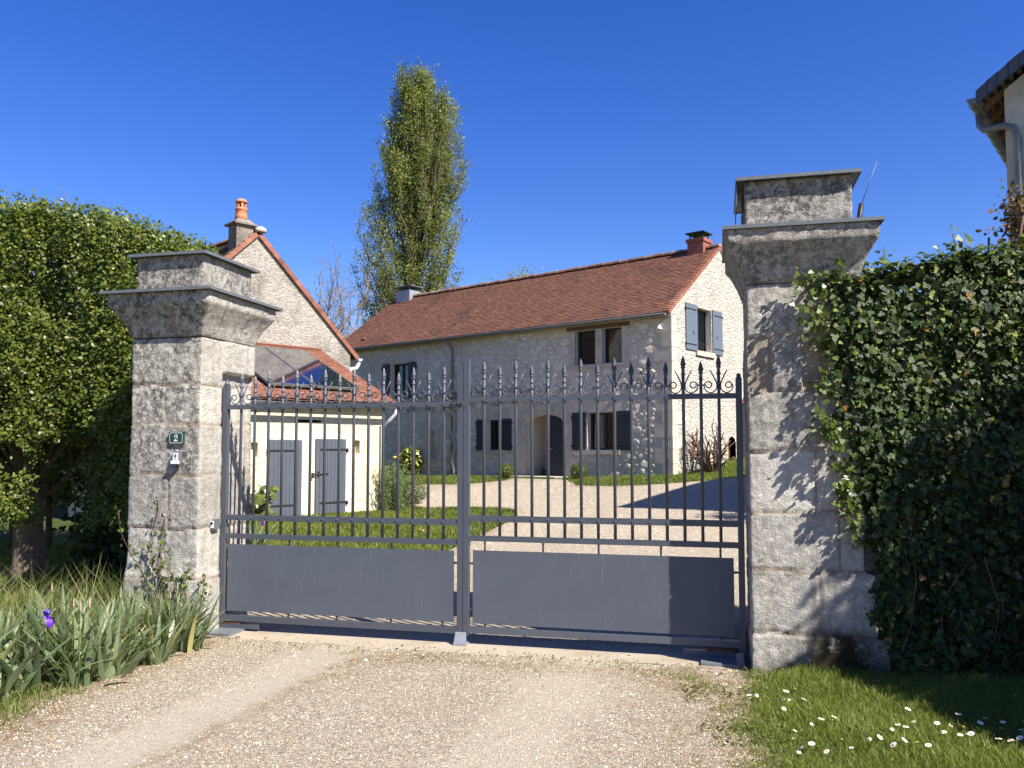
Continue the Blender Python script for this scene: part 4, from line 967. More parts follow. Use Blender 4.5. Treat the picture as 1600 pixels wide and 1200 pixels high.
# ------------------------------------------------------------------ old house on the left and its shed
def left_house():
    rn = random.Random(9); O = (-3.39, 21.85); F = frame(O, R(45)); KG = 3.52
    root = thing('gabled_house', F(-1.77, KG + 3, 0), 'old gabled house with a grey rubble gable and red verge tiles, behind the shed', 'house')
    A, E0, E1 = -1.77, -4.95, 1.33; ZE, ZR = 4.60, 7.62; L = 9.
    mb = MB(); v2, f2 = tri_fill([(E0, -.3), (E1, -.3), (E1, ZE), (A, ZR), (E0, ZE)]); mb.mesh([F(a, KG, b) for a, b in v2], f2)
    mb.face([F(E1, KG, -.3), F(E1, KG + L, -.3), F(E1, KG + L, ZE), F(E1, KG, ZE)]); mb.face([F(E0, KG, -.3), F(E0, KG + L, -.3), F(E0, KG + L, ZE), F(E0, KG, ZE)])
    mb.mesh([F(a, KG + L, b) for a, b in v2], f2); mb.build('wall', M['oldgable'], root)
    sl_ = math.atan2(ZR - ZE, E1 - A); mbl = MB(); mbr = MB(); ov = .34
    dsl = F.u * math.cos(sl_) + Vector((0, 0, math.sin(sl_))); dsr = F.u * -math.cos(sl_) + Vector((0, 0, math.sin(sl_))); H = (E1 - A) / math.cos(sl_) + ov
    PL = F(E0, KG - .06, ZE + .04) - dsl * ov; PR = F(E1, KG - .06, ZE + .04) - dsr * ov
    tiles(mbl, PL, F.v, dsl, L, H, .12, .18, rn); tiles(mbr, PR, F.v, dsr, L, H, .12, .18, rn)
    mbl.m = [0] * len(mbl.f); k = len(mbl.v); mbl.mesh(mbr.v, mbr.f); mbl.t[-len(mbr.f):] = mbr.t
    for P, d in ((PL, dsl), (PR, dsr)): mbl.face([P + Vector((0, 0, -.03)), P + F.v * L + Vector((0, 0, -.03)), P + F.v * L + d * H + Vector((0, 0, -.03)), P + d * H + Vector((0, 0, -.03))], 0, .2)
    roof = mbl.build('roof', M['oldtile'], root, tint=True)
    mb = MB(); verge(mb, PR, PR + dsr * H, .2, None, -F.v, rn, .2); verge(mb, PL, PL + dsl * H, .2, None, -F.v, rn, .2); mb.build('verge', M['redtile'], roof, tint=True)
    mb = MB(); ridge_tiles(mb, F(A, KG + .1, ZR + .13), F(A, KG + L, ZR + .13), rnd=rn); mb.build('ridge', M['redtile'], roof, tint=True)
    mb = MB(); mb.lathe(F(A + .05, KG - .02, ZR + .08), [(.17, 0), (.16, .08), (.08, .15)], 8); mb.build('ridge_mortar', M['cut'], roof)
    # chimney: rendered stack, slab, clay pot with openings under its cap
    cx, ck = -2.16, KG + .28
    mb = MB(); mb.box(F, (cx - .25, ck - .24, 6.6), (cx + .25, ck + .24, 7.84)); c = mb.build('chimney', M['stack'], roof)
    mb = MB(); mb.box(F, (cx - .34, ck - .33, 7.84), (cx + .34, ck + .33, 7.89)); mb.hexa([F(cx - .30, ck - .29, 7.89), F(cx + .30, ck - .29, 7.89), F(cx + .30, ck + .29, 7.89), F(cx - .30, ck + .29, 7.89), F(cx - .17, ck - .17, 8.02), F(cx + .17, ck - .17, 8.02), F(cx + .17, ck + .17, 8.02), F(cx - .17, ck + .17, 8.02)]); mb.build('chimney_slab', M['stack'], c)
    mb = MB(); P = F(cx, ck, 8.0); mb.lathe(P, [(.185, 0), (.165, .14), (.15, .28), (.175, .30), (.175, .34), (.14, .36)], 14)
    for q in range(6):
        a = q * math.pi / 3; mb.box(lambda x, y, z: P + Vector((math.cos(a) * (.115 + y) - math.sin(a) * x, math.sin(a) * (.115 + y) + math.cos(a) * x, z)), (-.03, -.02, .35), (.03, .02, .52))
    mb.lathe(P, [(.165, .51), (.17, .545), (.12, .60), (.05, .63)], 14); mb.build('chimney_pot', M['pot'], c)
    # eave gutter and white swan-neck pipe at the right corner
    mb = MB(); q = PR - dsr * .05; gutter(mb, [F(E1 + .34, KG - .05, ZE - .22), F(E1 + .34, KG + L, ZE - .22)], .075); mb.build('gutter', M['whitepipe'], root)
    mb = MB(); mb.tube([F(E1 + .34, KG + .05, ZE - .27), F(E1 + .33, KG + .03, ZE - .38), F(E1 + .22, KG - .0, ZE - .52), F(E1 + .0, KG - .07, ZE - .56), F(E1 - .08, KG - .09, ZE - .64), F(E1 - .09, KG - .09, ZE - .8), F(E1 - .09, KG - .09, 3.0)], .055, 10); mb.build('downpipe', M['whitepipe'], root)

    # ---- shed in front
    root = thing('garden_shed', F(-2.5, 1.5, 0), 'limewashed lean-to shed with two grey plank doors and solar panels on its roof', 'shed')
    d1 = rect(-3.27, .02, -2.41, 1.82); d2 = rect(-2.03, .03, -1.16, 1.85); slot = rect(-2.54, 2.255, -1.85, 2.32); n1 = rect(-3.72, 1.43, -3.55, 1.76); n2 = rect(-.9, 1.5, -.72, 1.83)
    mb = MB(); wall_mesh(mb, F, 0, [(-6.5, -.3), (0, -.3), (0, 2.72), (-6.5, 2.72)], [slot, n1, n2], .2, 0, 0)
    v2, f2 = tri_fill([(0, -.3), (KG - .02, -.3), (KG - .02, 4.4), (0, 2.72)]); mb.mesh([F(0, a, b) for a, b in v2], f2); mb.mesh([F(-6.5, a, b) for a, b in v2], f2)
    mb.build('wall', M['shedwall'], root)
    mb = MB(); mb.face([F(-2.6, .19, 2.2), F(-1.8, .19, 2.2), F(-1.8, .19, 2.4), F(-2.6, .19, 2.4)]); mb.build('vent_slot', M['dark'], root)
    mb = MB()
    for a, b in ((n1[0], n1[2]), (n2[0], n2[2])): mb.face([F(a[0] - .02, .17, a[1] - .02), F(b[0] + .02, .17, a[1] - .02), F(b[0] + .02, .17, b[1] + .02), F(a[0] - .02, .17, b[1] + .02)])
    mb.build('niche_stone', M['cut'], root)
    mb = MB(); mb.box(F, (-3.46, -.008, -.1), (-3.28, .03, 1.98)); mb.box(F, (-2.40, -.008, -.1), (-2.04, .03, 1.98)); mb.box(F, (-1.15, -.008, -.1), (-1.0, .03, 1.98)); mb.box(F, (-3.28, -.008, 1.83), (-2.40, .03, 1.98)); mb.box(F, (-2.04, -.008, 1.86), (-1.15, .03, 1.98)); mb.build('door_surround', M['reveal'], root)
    for (t0, z0), _, (t1, z1), _ in (d1, d2):
        mb = MB(); n = 8
        for i in range(n):
            a = t0 + (t1 - t0) * i / n + .004; b = t0 + (t1 - t0) * (i + 1) / n - .004; mb.box(F, (a, -.05, z0), (b, -.022, z1 - .003 * (i % 2)))
        mb.box(F, (t0 + .005, -.040, z0 + .005), (t1 - .005, -.01, z1 - .006)); d = mb.build('door', M['doorpaint'], root)
        for f in (.14, .86):
            z = z0 + (z1 - z0) * f; mb = MB(); right = t0 > -2.2
            a, b = (t0 + .12, t1 + .05) if right else (t0 - .05, t1 - .22); mb.box(F, (a, -.062, z - .02), (b, -.05, z + .02)); x = t1 + .05 if right else t0 - .05; mb.box(F, (x - .015, -.065, z - .07), (x + .015, -.0, z + .03)); mb.build('strap_hinge', M['iron'], d)
        if t0 > -2.2:
            mb = MB(); mb.tube([F(t0 - .08, -.07, .98), F(t0 + .35, -.07, 1.0)], .012, 6); mb.box(F, (t0 - .09, -.08, .9), (t0 - .06, -.0, 1.03)); mb.box(F, (t0 + .05, -.08, .93), (t0 + .09, -.05, 1.06)); mb.build('bolt', M['iron'], d)
    th = R(24.4); ds = F.v * math.cos(th) + Vector((0, 0, math.sin(th))); P0 = F(-6.6, -.30, 2.80 - .0); H = (KG + .28) / math.cos(th)
    mb = MB(); tiles(mb, P0, F.u, ds, 6.86, H, .115, .175, rn, lift=.02, thick=.016)
    mb.face([P0 + Vector((0, 0, -.04)), P0 + F.u * 6.84 + Vector((0, 0, -.04)), P0 + F.u * 6.84 + ds * H + Vector((0, 0, -.04)), P0 + ds * H + Vector((0, 0, -.04))], 0, .2)
    roof = mb.build('roof', M['shedtile'], root, tint=True)
    n = F.u.cross(ds).normalized(); n = n if n.z > 0 else -n
    RP = lambda t, s_, h: F(t, -.30, 2.80) + ds * s_ + n * h
    mb = MB(); mb.box(lambda a, b, c: RP(a, b, c), (-6.6, H - .06, .02), (.25, H + .02, .06)); mb.build('flashing', M['redtile'], roof, tint=True)
    # two solar panels on rails, standing proud of the tiles
    for t0, t1 in ((-1.885, -.62), (-3.2, -1.925)):
        mb = MB(); mb.box(RP, (t0 + .02, .62, .10), (t1 - .02, 3.52, .145)); pz = mb.build('solar_panel', M['solar'], root)
        mb = MB()
        for a, b, c, d in ((t0, .58, t1, .62), (t0, 3.52, t1, 3.55), (t0, .62, t0 + .02, 3.52), (t1 - .02, .62, t1, 3.52)): mb.box(RP, (a, b, .09), (c, d, .15))
        mb.build('panel_frame', M['gutter'], pz)
        mb = MB(); mb.box(RP, (t0 + .1, .9, .03), (t1 - .1, .95, .095)); mb.box(RP, (t0 + .1, 3.1, .03), (t1 - .1, 3.15, .095)); mb.build('mounting_rail', M['iron'], pz)
    mb = MB(); gutter(mb, [F(-6.6, -.38, 2.70), F(.26, -.38, 2.70)], .065); mb.build('gutter', M['gutter'], root)
    mb = MB(); mb.tube([F(.15, -.38, 2.64), F(.14, -.36, 2.54), F(.08, -.2, 2.36), F(.0, -.06, 2.24)], .045, 8); mb.build('gutter_outlet', M['whitepipe'], root)
    mb = MB(); mb.tube([F(-.06, -.07, 2.24), F(-.06, -.07, .16), F(-.03, -.12, .06), F(.03, -.2, .0)], .05, 8); mb.build('downpipe', M['pvc'], root)
left_house()

# ------------------------------------------------------------------ neighbour's house, upper right
def neighbour():
    rn = random.Random(4); D = 15.; N0 = (715 / 1300 * D + .27, D); F = frame(N0, math.atan2(-.6258, .78)); ZG = 8.08; L = 8.5; Wd = 7.5; sl_ = R(35)
    root = thing('neighbour_house', F(4, 4, 0), 'pale stone house with a dark slate roof and grey gutter beyond the ivy wall', 'house')
    t0 = .46
    mb = MB(); ze = ZG + .1; za = ze + math.tan(sl_) * (Wd / 2)
    v2, f2 = tri_fill([(t0, -.2), (t0 + Wd, -.2), (t0 + Wd, ze), (t0 + Wd / 2, za), (t0, ze)]); mb.mesh([F(a, .25, b) for a, b in v2], f2); mb.mesh([F(a, L, b) for a, b in v2], f2)
    mb.face([F(t0, .25, -.2), F(t0, L, -.2), F(t0, L, ze), F(t0, .25, ze)]); mb.face([F(t0 + Wd, .25, -.2), F(t0 + Wd, L, -.2), F(t0 + Wd, L, ze), F(t0 + Wd, .25, ze)]); mb.build('wall', M['cut'], root)
    mb = MB()
    for sg in (1, -1):
        a0 = t0 - .40 if sg > 0 else t0 + Wd + .40; z0 = ze - .40 * math.tan(sl_) + .13; am = t0 + Wd / 2; zm = z0 + abs(am - a0) * math.tan(sl_)
        p = [F(a0, -.1, z0), F(am, -.1, zm), F(am, L + .2, zm), F(a0, L + .2, z0)]; up = Vector((0, 0, .10)); mb.hexa(p + [q + up for q in p])
    rf = mb.build('roof', M['slate'], root)
    mb = MB(); a0 = t0 - .38; z0 = ze - .38 * math.tan(sl_) + .12
    p = lambda t: F(t, -.125, z0 + (t - a0) * math.tan(sl_))
    for i in range(26):
        a = a0 - .02 + i * .17; b = a + .2; q = [p(a), p(b)]; mb.face([q[0] - Vector((0, 0, .12)), q[1] - Vector((0, 0, .12)), q[1] + Vector((0, 0, .14)), q[0] + Vector((0, 0, .13 + .02 * (i % 2)))], 0)
    mb.box(lambda x, y, z: p(a0 + x) + F.v * y + Vector((0, 0, z)), (0, .01, -.12), (4.2, .04, .1)); mb.build('verge_slates', M['slate'], rf)
    mb = MB()
    for i in range(14):
        k = .3 + i * .62; mb.hexa([F(a0 + .06, k, z0 - .14), F(t0 + .1, k, ze + .02), F(t0 + .1, k + .09, ze + .02), F(a0 + .06, k + .09, z0 - .14), F(a0 + .06, k, z0 - .01), F(t0 + .1, k, ze + .16), F(t0 + .1, k + .09, ze + .16), F(a0 + .06, k + .09, z0 - .01)])
    for i in range(5):
        a = a0 + .08 + i * .13; z = z0 - .012 + (a - a0) * math.tan(sl_); mb.box(F, (a, .0, z), (a + .07, L, z + .012))
    mb.build('rafters', M['wood'], root)
    mb = MB(); gutter(mb, [F(.01, -.12, ZG - .05), F(.01, L, ZG - .05)], .11); mb.build('gutter', M['gutter'], root)
    mb = MB(); mb.tube([F(.02, .42, ZG - .22), F(.03, .40, ZG - .42), F(.12, .25, ZG - .56), F(.45, .14, ZG - .60), F(.60, .14, ZG - .66), F(.66, .14, ZG - .85), F(.66, .14, 0)], .065, 10); mb.build('downpipe', M['gutter'], root)
    return F
NF = neighbour()

# ------------------------------------------------------------------ trees and plants
def rv(): return RNG.normal(0, 1, 3)
def limb(p, d, L, n, wander, rise=0.):
    """a wandering limb as a list of points"""
    p = np.array(p, float); d = np.array(d, float); d /= np.linalg.norm(d); out = [p.copy()]
    for i in range(n):
        d = d + RNG.normal(0, wander, 3); d[2] += rise; d /= np.linalg.norm(d); p = p + d * L / n; out.append(p.copy())
    return out
def pruned_tree():
    root = thing('pruned_tree', (-5.9, 10.2, 0), 'broad clipped tree with a rough trunk and yellow green leaves, left of the pillar', 'tree')
    mb = MB(); base = np.array([-5.88, 10.2, 0])
    tp = [(-5.88, 10.2, -.1), (-5.86, 10.2, .25), (-5.90, 10.22, .7), (-5.84, 10.2, 1.2)]
    mb.tube([tp[0], tp[1], tp[2], tp[3]], [.24, .185, .16, .17], 12); mb.build('trunk', M['bark'], root)
    C = np.array([-6.75, 10.3, 0]); HX, HY = 3.3, 1.3; top = 4.34
    mb = MB(); tips = []
    for i in range(46):
        a = RNG.random() * 6.28; sp = RNG.uniform(.1, 1)
        ex = C + np.array([math.cos(a) * HX * sp * .95, math.sin(a) * HY * sp * .95, RNG.uniform(1.5, top - .3)])
        st = np.array(tp[3]) + np.array([0, 0, -.3 + .3 * RNG.random()]); d = ex - st; L = np.linalg.norm(d)
        d0 = d / L + np.array([0, 0, -.1 if ex[2] < 2 else .25]); n = 8; P = [st]; 
        for k in range(1, n + 1):
            f = k / n; P.append(st + d * f + np.array([0, 0, .3 * math.sin(f * 3.14)]) + RNG.normal(0, .05, 3))
        mb.tube(P, np.linspace(.036, .007, n + 1), 5); tips += P[3:]
        for q in range(4):
            s_ = P[RNG.integers(3, n)]; B = limb(s_, np.array([RNG.normal(0, .7), -abs(RNG.normal(.2, .5)), RNG.normal(.4, .6)]), RNG.uniform(.4, 1.0), 4, .25); mb.tube(B, np.linspace(.016, .004, 5), 4); tips += B[1:]
    mb.build('branches', M['bark'], root)
    # shoots: each shoot carries a spray of small leaves; the shell of the clipped crown is denser than its middle
    N = 17000; P = []; Nn = []
    while len(P) < N:
        x = RNG.uniform(-10.2, -3.38); tz = top - .52 * max(0, (x + 5.2) / 1.75) ** 1.5 + .05 * noise.noise(Vector((x * 2.5, 0, 0))); m = RNG.random()
        fr = 8.95 + .32 * noise.noise(Vector((x * 1.1, 3, 1)))                  # the clipped front face
        if m < .62: z = RNG.uniform(.78, tz); y = fr + abs(RNG.normal(0, .22)) + .5 * max(0, (z - tz + .5)) ** 2; n_ = (0, -1, .3)
        elif m < .80: y = RNG.uniform(9.0, 11.4); z = tz - abs(RNG.normal(0, .12)) - .35 * max(0, (9.35 - y) / .4) ** 2; n_ = (0, -.2, 1)
        else: z = RNG.uniform(.9, tz - .2); y = RNG.uniform(9.3, 11.2); n_ = (0, -.6, .4)
        if x / y > -.358: continue
        g = noise.noise(Vector((x * 1.3, y * 1.3, z * 1.0))) + .55 * noise.noise(Vector((x * 3.7, y * 3.7, z * 3.2)))
        if g < -.42 + .44 * (1 - float(sst((z - .9) / 2.8))): continue
        P.append((x, y, z)); Nn.append(n_)
    P = np.array(P); Nn = np.array(Nn); K = 12
    sh = np.repeat(P, K, 0); dirn = unit(np.repeat(unit(Nn) + RNG.normal(0, .6, P.shape) + np.array([0, 0, .5]), K, 0)); al = np.tile(np.linspace(-.06, .14, K), len(P))
    L = sh + dirn * al[:, None] + RNG.normal(0, .026, sh.shape)
    tn = np.clip(np.repeat(RNG.normal(.5, .18, len(P)), K) + RNG.normal(0, .12, len(L)) + .1 * al / .14, 0, 1)
    n3 = 16000; xi = RNG.uniform(-10, -4.1, n3); zi = RNG.uniform(.8, 4.2, n3); yi = RNG.normal(11.1, .25, n3); L = np.concatenate([L, np.stack([xi, yi, zi], 1)[(zi > 1.5) | (xi > -5.2)]]); tn = np.concatenate([tn, RNG.random(len(L) - len(tn)) * .3]); Nn = np.concatenate([np.repeat(unit(Nn), K, 0), np.tile([0, -1., 0], (len(L) - K * len(P), 1))])  # darker leaf layer at the back, the crown's inner shade put into its tint
    leaves('crown', L, np.where(L[:, 1] > 10.9, 2.2, 1) * RNG.uniform(.026, .054, len(L)), Nn * .8 + np.array([.15, -.2, .4]), M['hedgeleaf'], root, LEAF6, .7, tint=tn)
pruned_tree()
def dark_hedge():
    """the shaded ivy and hedge standing behind the tree"""
    root = thing('ivy_bush', (-4.3, 9.6, 0), 'dark ivy bush in the shade between the clipped tree and the left pillar', 'bush')
    N = 15000; x = RNG.uniform(-5.35, -3.7, N); y = RNG.normal(9.8, .2, N); z = RNG.random(N) ** .8 * 3.4
    ok = (noise_arr(x, y, z, 1.6) + .25 + .2 * (z < 2) > 0) & (z < 3.2 + .4 * np.sin(x * 3)) & (x > -5.3 + .55 * np.minimum(z, 1.2))
    P = np.stack([x, y, z], 1)[ok]
    leaves('foliage', P, RNG.uniform(.05, .10, len(P)), np.tile([.1, -.8, .3], (len(P), 1)), M['ivyleaf'], root, IVY, .6, down=.5, tint=RNG.random(len(P)) * .85)
    mb = MB()
    for i in range(30): mb.tube(limb((RNG.uniform(-5.2, -4.3), 9.9, 0), (RNG.normal(0, .1), 0, 1), RNG.uniform(1.2, 2.4), 8, .07), np.linspace(.016, .005, 9), 4)
    mb.build('stems', M['twigbrown'], root)
    root = thing('garden_hedge', (-9, 12.4, 0), 'tall dark hedge in the garden behind the clipped tree', 'hedge')
    N = 30000; x = RNG.uniform(-14.5, -5.6, N); y = RNG.normal(13.4, .35, N); z = .15 + RNG.random(N) * 4.2; P = np.stack([x, y, z], 1); P = P[(z > .95 + .2 * np.sin(x * 2)) | (x > -6.9)]
    leaves('foliage', P, RNG.uniform(.08, .15, len(P)), np.tile([.1, -.8, .3], (len(P), 1)), M['ivyleaf'], root, LEAF6, .7, tint=RNG.random(len(P)) * .8)
    mb = MB()
    for i in range(16): mb.tube([(-13.2 + i * .58, 13.4, 0), (-13.2 + i * .58 + RNG.normal(0, .05), 13.4, 1.5), (-13.2 + i * .58 + RNG.normal(0, .1), 13.4, 3.4)], [.05, .04, .01], 6)
    mb.build('stems', M['bark'], root)
def noise_arr(x, y, z, s): return np.array([noise.noise(Vector((a * s, b * s, c * s))) for a, b, c in zip(x, y, z)])
dark_hedge()
def ivy_wall():
    F = GF; g0 = 5.40
    root = thing('ivy_covered_wall', F(7.5, 0, 0), 'garden wall completely covered in glossy dark ivy, right of the tall pillar', 'ivy wall')
    W = frame((2.58, 6.02), R(-4)); LN = 3.6
    mb = MB(); mb.box(W, (-.05, .10, -.1), (.7, .5, 2.76)); mb.box(W, (.7, .10, -.1), (LN, .5, 2.90)); mb.build('wall', M['oldgable'], root)
    # skin of leaves over the front, the top and round the pillar edge
    def skin(n, tlo, thi, zlo, zhi, k0):
        t = RNG.uniform(tlo, thi, n); z = zlo + (zhi - zlo) * RNG.random(n); b = .10 * np.array([noise.noise(Vector((a * 1.6, q * 1.6, 2))) for a, q in zip(t, z)]) + .05 * np.array([noise.noise(Vector((a * 5, q * 5, 7))) for a, q in zip(t, z)])
        k = k0 - b - RNG.random(n) ** 1.5 * .14; return t, k, z, b
    t, k, z, b = skin(32000, -.12, LN, .0, 3.1, .03)
    le = .0 - .27 * sst((z - .9) / 1.2) + .12 * np.array([noise.noise(Vector((q * 3.3, 1, 0))) for q in z])          # left edge creeps over the pillar higher up
    t = np.where(RNG.random(len(t)) < .10, le + RNG.random(len(t)) * .45, t)
    topz = 2.80 + .10 * np.array([noise.noise(Vector((a * 2.2, 0, 5))) for a in t]) + .17 * sst((t + .1) / 1.0)
    ok = (t > le) & (z < topz); t, k, z = t[ok], k[ok], z[ok]
    O = np.array(W.O); U = np.array(W.u); Vv = np.array(W.v)
    P = O + t[:, None] * U + k[:, None] * Vv + z[:, None] * np.array([0, 0, 1.])
    n2 = 7500; t2 = RNG.uniform(-.25, LN, n2); k2 = RNG.uniform(-.12, .65, n2); z2 = 2.78 + .17 * sst((t2 + .1) / 1.0) + .10 * RNG.random(n2) + .12 * np.array([noise.noise(Vector((a * 2.2, c * 3, 5))) for a, c in zip(t2, k2)])
    P2 = O + t2[:, None] * U + k2[:, None] * Vv + z2[:, None] * np.array([0, 0, 1.])
    nr = np.concatenate([np.tile(-Vv + np.array([0, 0, .35]), (len(P), 1)), np.tile(-.3 * Vv + np.array([0, 0, 1.]), (len(P2), 1))])
    PP = np.concatenate([P, P2]); hi = np.clip((PP[:, 2] - 1.6) / 1.4, 0, 1)
    tn = np.clip(RNG.random(len(PP)) * .86 + (RNG.random(len(PP)) < .45 * hi) * .3, 0, .95); yl = RNG.random(len(PP)) < .010 + .012 * (PP[:, 2] < 1.7); tn = np.where(yl, RNG.uniform(.965, 1, len(PP)), tn)
    leaves('ivy', PP, RNG.uniform(.026, .062, len(PP)) * (1 + .25 * (RNG.random(len(PP)) < .1)), nr, M['ivyleaf'], root, IVY, .42, down=.9, tint=tn)
    # runners with young leaves reaching over the pillar and above the top
    mb = MB(); LP = []; LD = []
    for i in range(46):
        zz = RNG.uniform(.9, 2.9); s_ = O + U * (-.08 - .2 * float(sst((zz - .9) / 1.2))) + Vv * (-.06) + np.array([0, 0, zz])
        B = limb(s_, (-1, -.05, RNG.normal(.35, .35)), RNG.uniform(.05, .16) + .10 * (zz > 2.4), 5, .2); mb.tube(B, .003, 4); LP += B[1:]; LD += [(0, -1, .3)] * 5
    for i in range(56):
        tt = RNG.uniform(-.2, LN); s_ = O + U * tt + Vv * RNG.uniform(-.05, .4) + np.array([0, 0, 2.80 + .17 * float(sst((tt + .1) / 1.0))])
        B = limb(s_, (RNG.normal(0, .3), RNG.normal(0, .3), 1), RNG.uniform(.08, .26), 5, .15); mb.tube(B, .003, 4)
        for q in B[1:]: LP += [q, q + RNG.normal(0, .02, 3)]; LD += [(.2, -.5, .8)] * 2
    LP = np.array(LP); LP = np.repeat(LP, 2, 0) + RNG.normal(0, .018, (len(LP) * 2, 3)); LD = np.repeat(np.array(LD), 2, 0)
    for i in range(60):
        tt = RNG.uniform(0, LN); mb.tube(limb(O + U * tt - Vv * .02, (RNG.normal(0, .3), -.1, 1), RNG.uniform(.3, 1.0), 6, .2), .004, 4)
    mb.build('stems', M['twigbrown'], root)
    leaves('young_shoots', LP, RNG.uniform(.03, .06, len(LP)), LD, M['youngivy'], root, IVY, .5, down=.4)
ivy_wall()
def added_hedge():
    """the ivy hedge turning back towards the road beyond the right edge of the picture; it shades the foot of the wall"""
    root = thing('shade_hedge', (4.7, 4.2, 0), 'unseen hedge added to shade the foot of the ivy wall', 'hedge')
    mb = MB()
    hx = lambda x: np.interp(x, [3.45, 4.1, 4.6, 5.0, 6.6], [1.0, 2.1, 3.1, 4.5, 4.9])
    for i in range(14): x = 3.5 + i * .22; mb.tube([(x, 4.0, 0), (x + .03, 3.95, float(hx(x)) * .5), (x, 4.0, float(hx(x)) * .9)], [.05, .04, .012], 5)
    mb.build('stems', M['bark'], root)
    N = 17000; x = 3.4 + 3.2 * RNG.random(N) ** .85; y = 3.95 + RNG.normal(0, .2, N); z = RNG.random(N) * (hx(x) + .15 * np.sin(x * 9)); P = np.stack([x, y, z], 1)
    leaves('foliage', P, RNG.uniform(.07, .13, N), np.tile([-.8, -.2, .3], (N, 1)), M['ivyleaf'], root, LEAF6, .7, tint=RNG.random(N) * .85)
added_hedge()
def wall_creeper():
    root = thing('dry_creeper', (6.4, 11, 0), 'bare brown climber with withered leaves against the neighbour house', 'creeper')
    mb = MB(); LP = []
    F = NF
    for i in range(80):
        s_ = np.array(F(.74 + RNG.normal(0, .16), -.05 - RNG.random() * .5, RNG.uniform(4.0, 5.9))); B = limb(s_, (RNG.normal(-.15, .5), RNG.normal(0, .3), RNG.normal(.3, .6)), RNG.uniform(.35, .8), 9, .4); mb.tube(B, np.linspace(.018, .004, 10), 4); LP += B[2:]
    for i in range(5): B = limb(np.array(F(.5 + RNG.normal(0, .15), -.1, 0)), (0, 0, 1), 5.6, 14, .06); mb.tube(B, np.linspace(.045, .02, 15), 6)
    mb.build('stems', M['twigbrown'], root); LP = np.repeat(np.array(LP), 3, 0); LP = LP + RNG.normal(0, .09, LP.shape)
    leaves('dead_leaves', LP, RNG.uniform(.06, .13, len(LP)), np.tile([0, -.5, .3], (len(LP), 1)), M['deadleaf'], root, LEAF6, .9, down=.8, tint=RNG.random(len(LP)) ** 2)
wall_creeper()
def poplar():
    D = 46.; ox = (650 - 800) / 1300 * D
    root = thing('poplar', (ox, D, 0), 'very tall slender poplar with sparse olive leaves rising behind the house', 'tree')
    yz = lambda y: 1.6 + (702 - y) / 1300 * D
    prof = [(98, 635, 681), (128, 615, 683), (172, 606, 712), (219, 591, 720), (263, 582, 735), (300, 568, 736), (337, 560, 742), (373, 548, 740), (417, 540, 726), (450, 546, 722), (490, 552, 706), (560, 590, 690)]
    Z = np.array([yz(p[0]) for p in prof])[::-1]; Lx = np.array([(p[1] - 800) / 1300 * D for p in prof])[::-1]; Rx = np.array([(p[2] - 800) / 1300 * D for p in prof])[::-1]
    mb = MB(); LP = []; LT = []
    tr = [np.array([ox + .25 * math.sin(i * .7) - .2 + .012 * i * i * .2, D + .15 * math.cos(i), i * 1.45]) for i in range(16)]
    mb.tube(tr, np.linspace(.48, .03, 16), 8)
    for i in range(235):
        z1 = RNG.uniform(7.0, 22.6) if i > 80 else RNG.uniform(17.0, 22.8); a = RNG.random() * 6.28; l, r_ = np.interp(z1, Z, Lx), np.interp(z1, Z, Rx)
        cx = (l + r_) / 2; hw = (r_ - l) / 2 * .95; qx = -1 + 2 * ((i * .618) % 1); tip = np.array([cx + qx * hw, D + math.sin(a) * hw * .8 * math.sqrt(1 - qx * qx), z1])
        z0 = max(2.0, z1 - RNG.uniform(3.0, 7.0)); f = z0 / 21.75; s_ = tr[min(int(z0 / 1.45), 14)]; s_ = np.array([s_[0], s_[1], z0]); n = 9; P = []
        for k in range(n + 1):
            q = k / n; w_ = q ** .75; P.append(np.array([s_[0] + (tip[0] - s_[0]) * w_, s_[1] + (tip[1] - s_[1]) * w_, s_[2] + (tip[2] - s_[2]) * q ** 1.15]) + RNG.normal(0, .06, 3) * (0 < k < n))
        mb.tube(P, np.linspace(.085, .014, n + 1), 5)
        for k in range(3, n + 1):
            for q in range(3):
                B = limb(P[k], (RNG.normal(0, .55), RNG.normal(0, .55), .9), RNG.uniform(.35, .9), 3, .2); mb.tube(B, .011, 3, cap=False)
                for b in B[1:]:
                    if RNG.random() < .62: LP.append(b); LT.append(RNG.random())
    mb.build('trunk', M['poplarbark'], root)
    K = 15; LP = np.repeat(np.array(LP), K, 0); LT = np.repeat(np.array(LT), K)
    LP = LP + RNG.normal(0, .13, LP.shape) * np.array([1, 1, 1.6])
    g = np.array([noise.noise(Vector((p[0] * 1.05, p[1] * 1.05, p[2] * .42))) for p in LP]); kp = g > -.20 - .25 * RNG.random(len(LP)); LP, LT, g = LP[kp], LT[kp], g[kp]
    leaves('crown', LP, RNG.uniform(.075, .155, len(LP)), np.tile([.2, -.3, .3], (len(LP), 1)), M['poplarleaf'], root, LEAF4, .9, tint=np.clip(.25 + g * .9 + LT * .3 + RNG.normal(0, .15, len(LP)), 0, 1))
poplar()
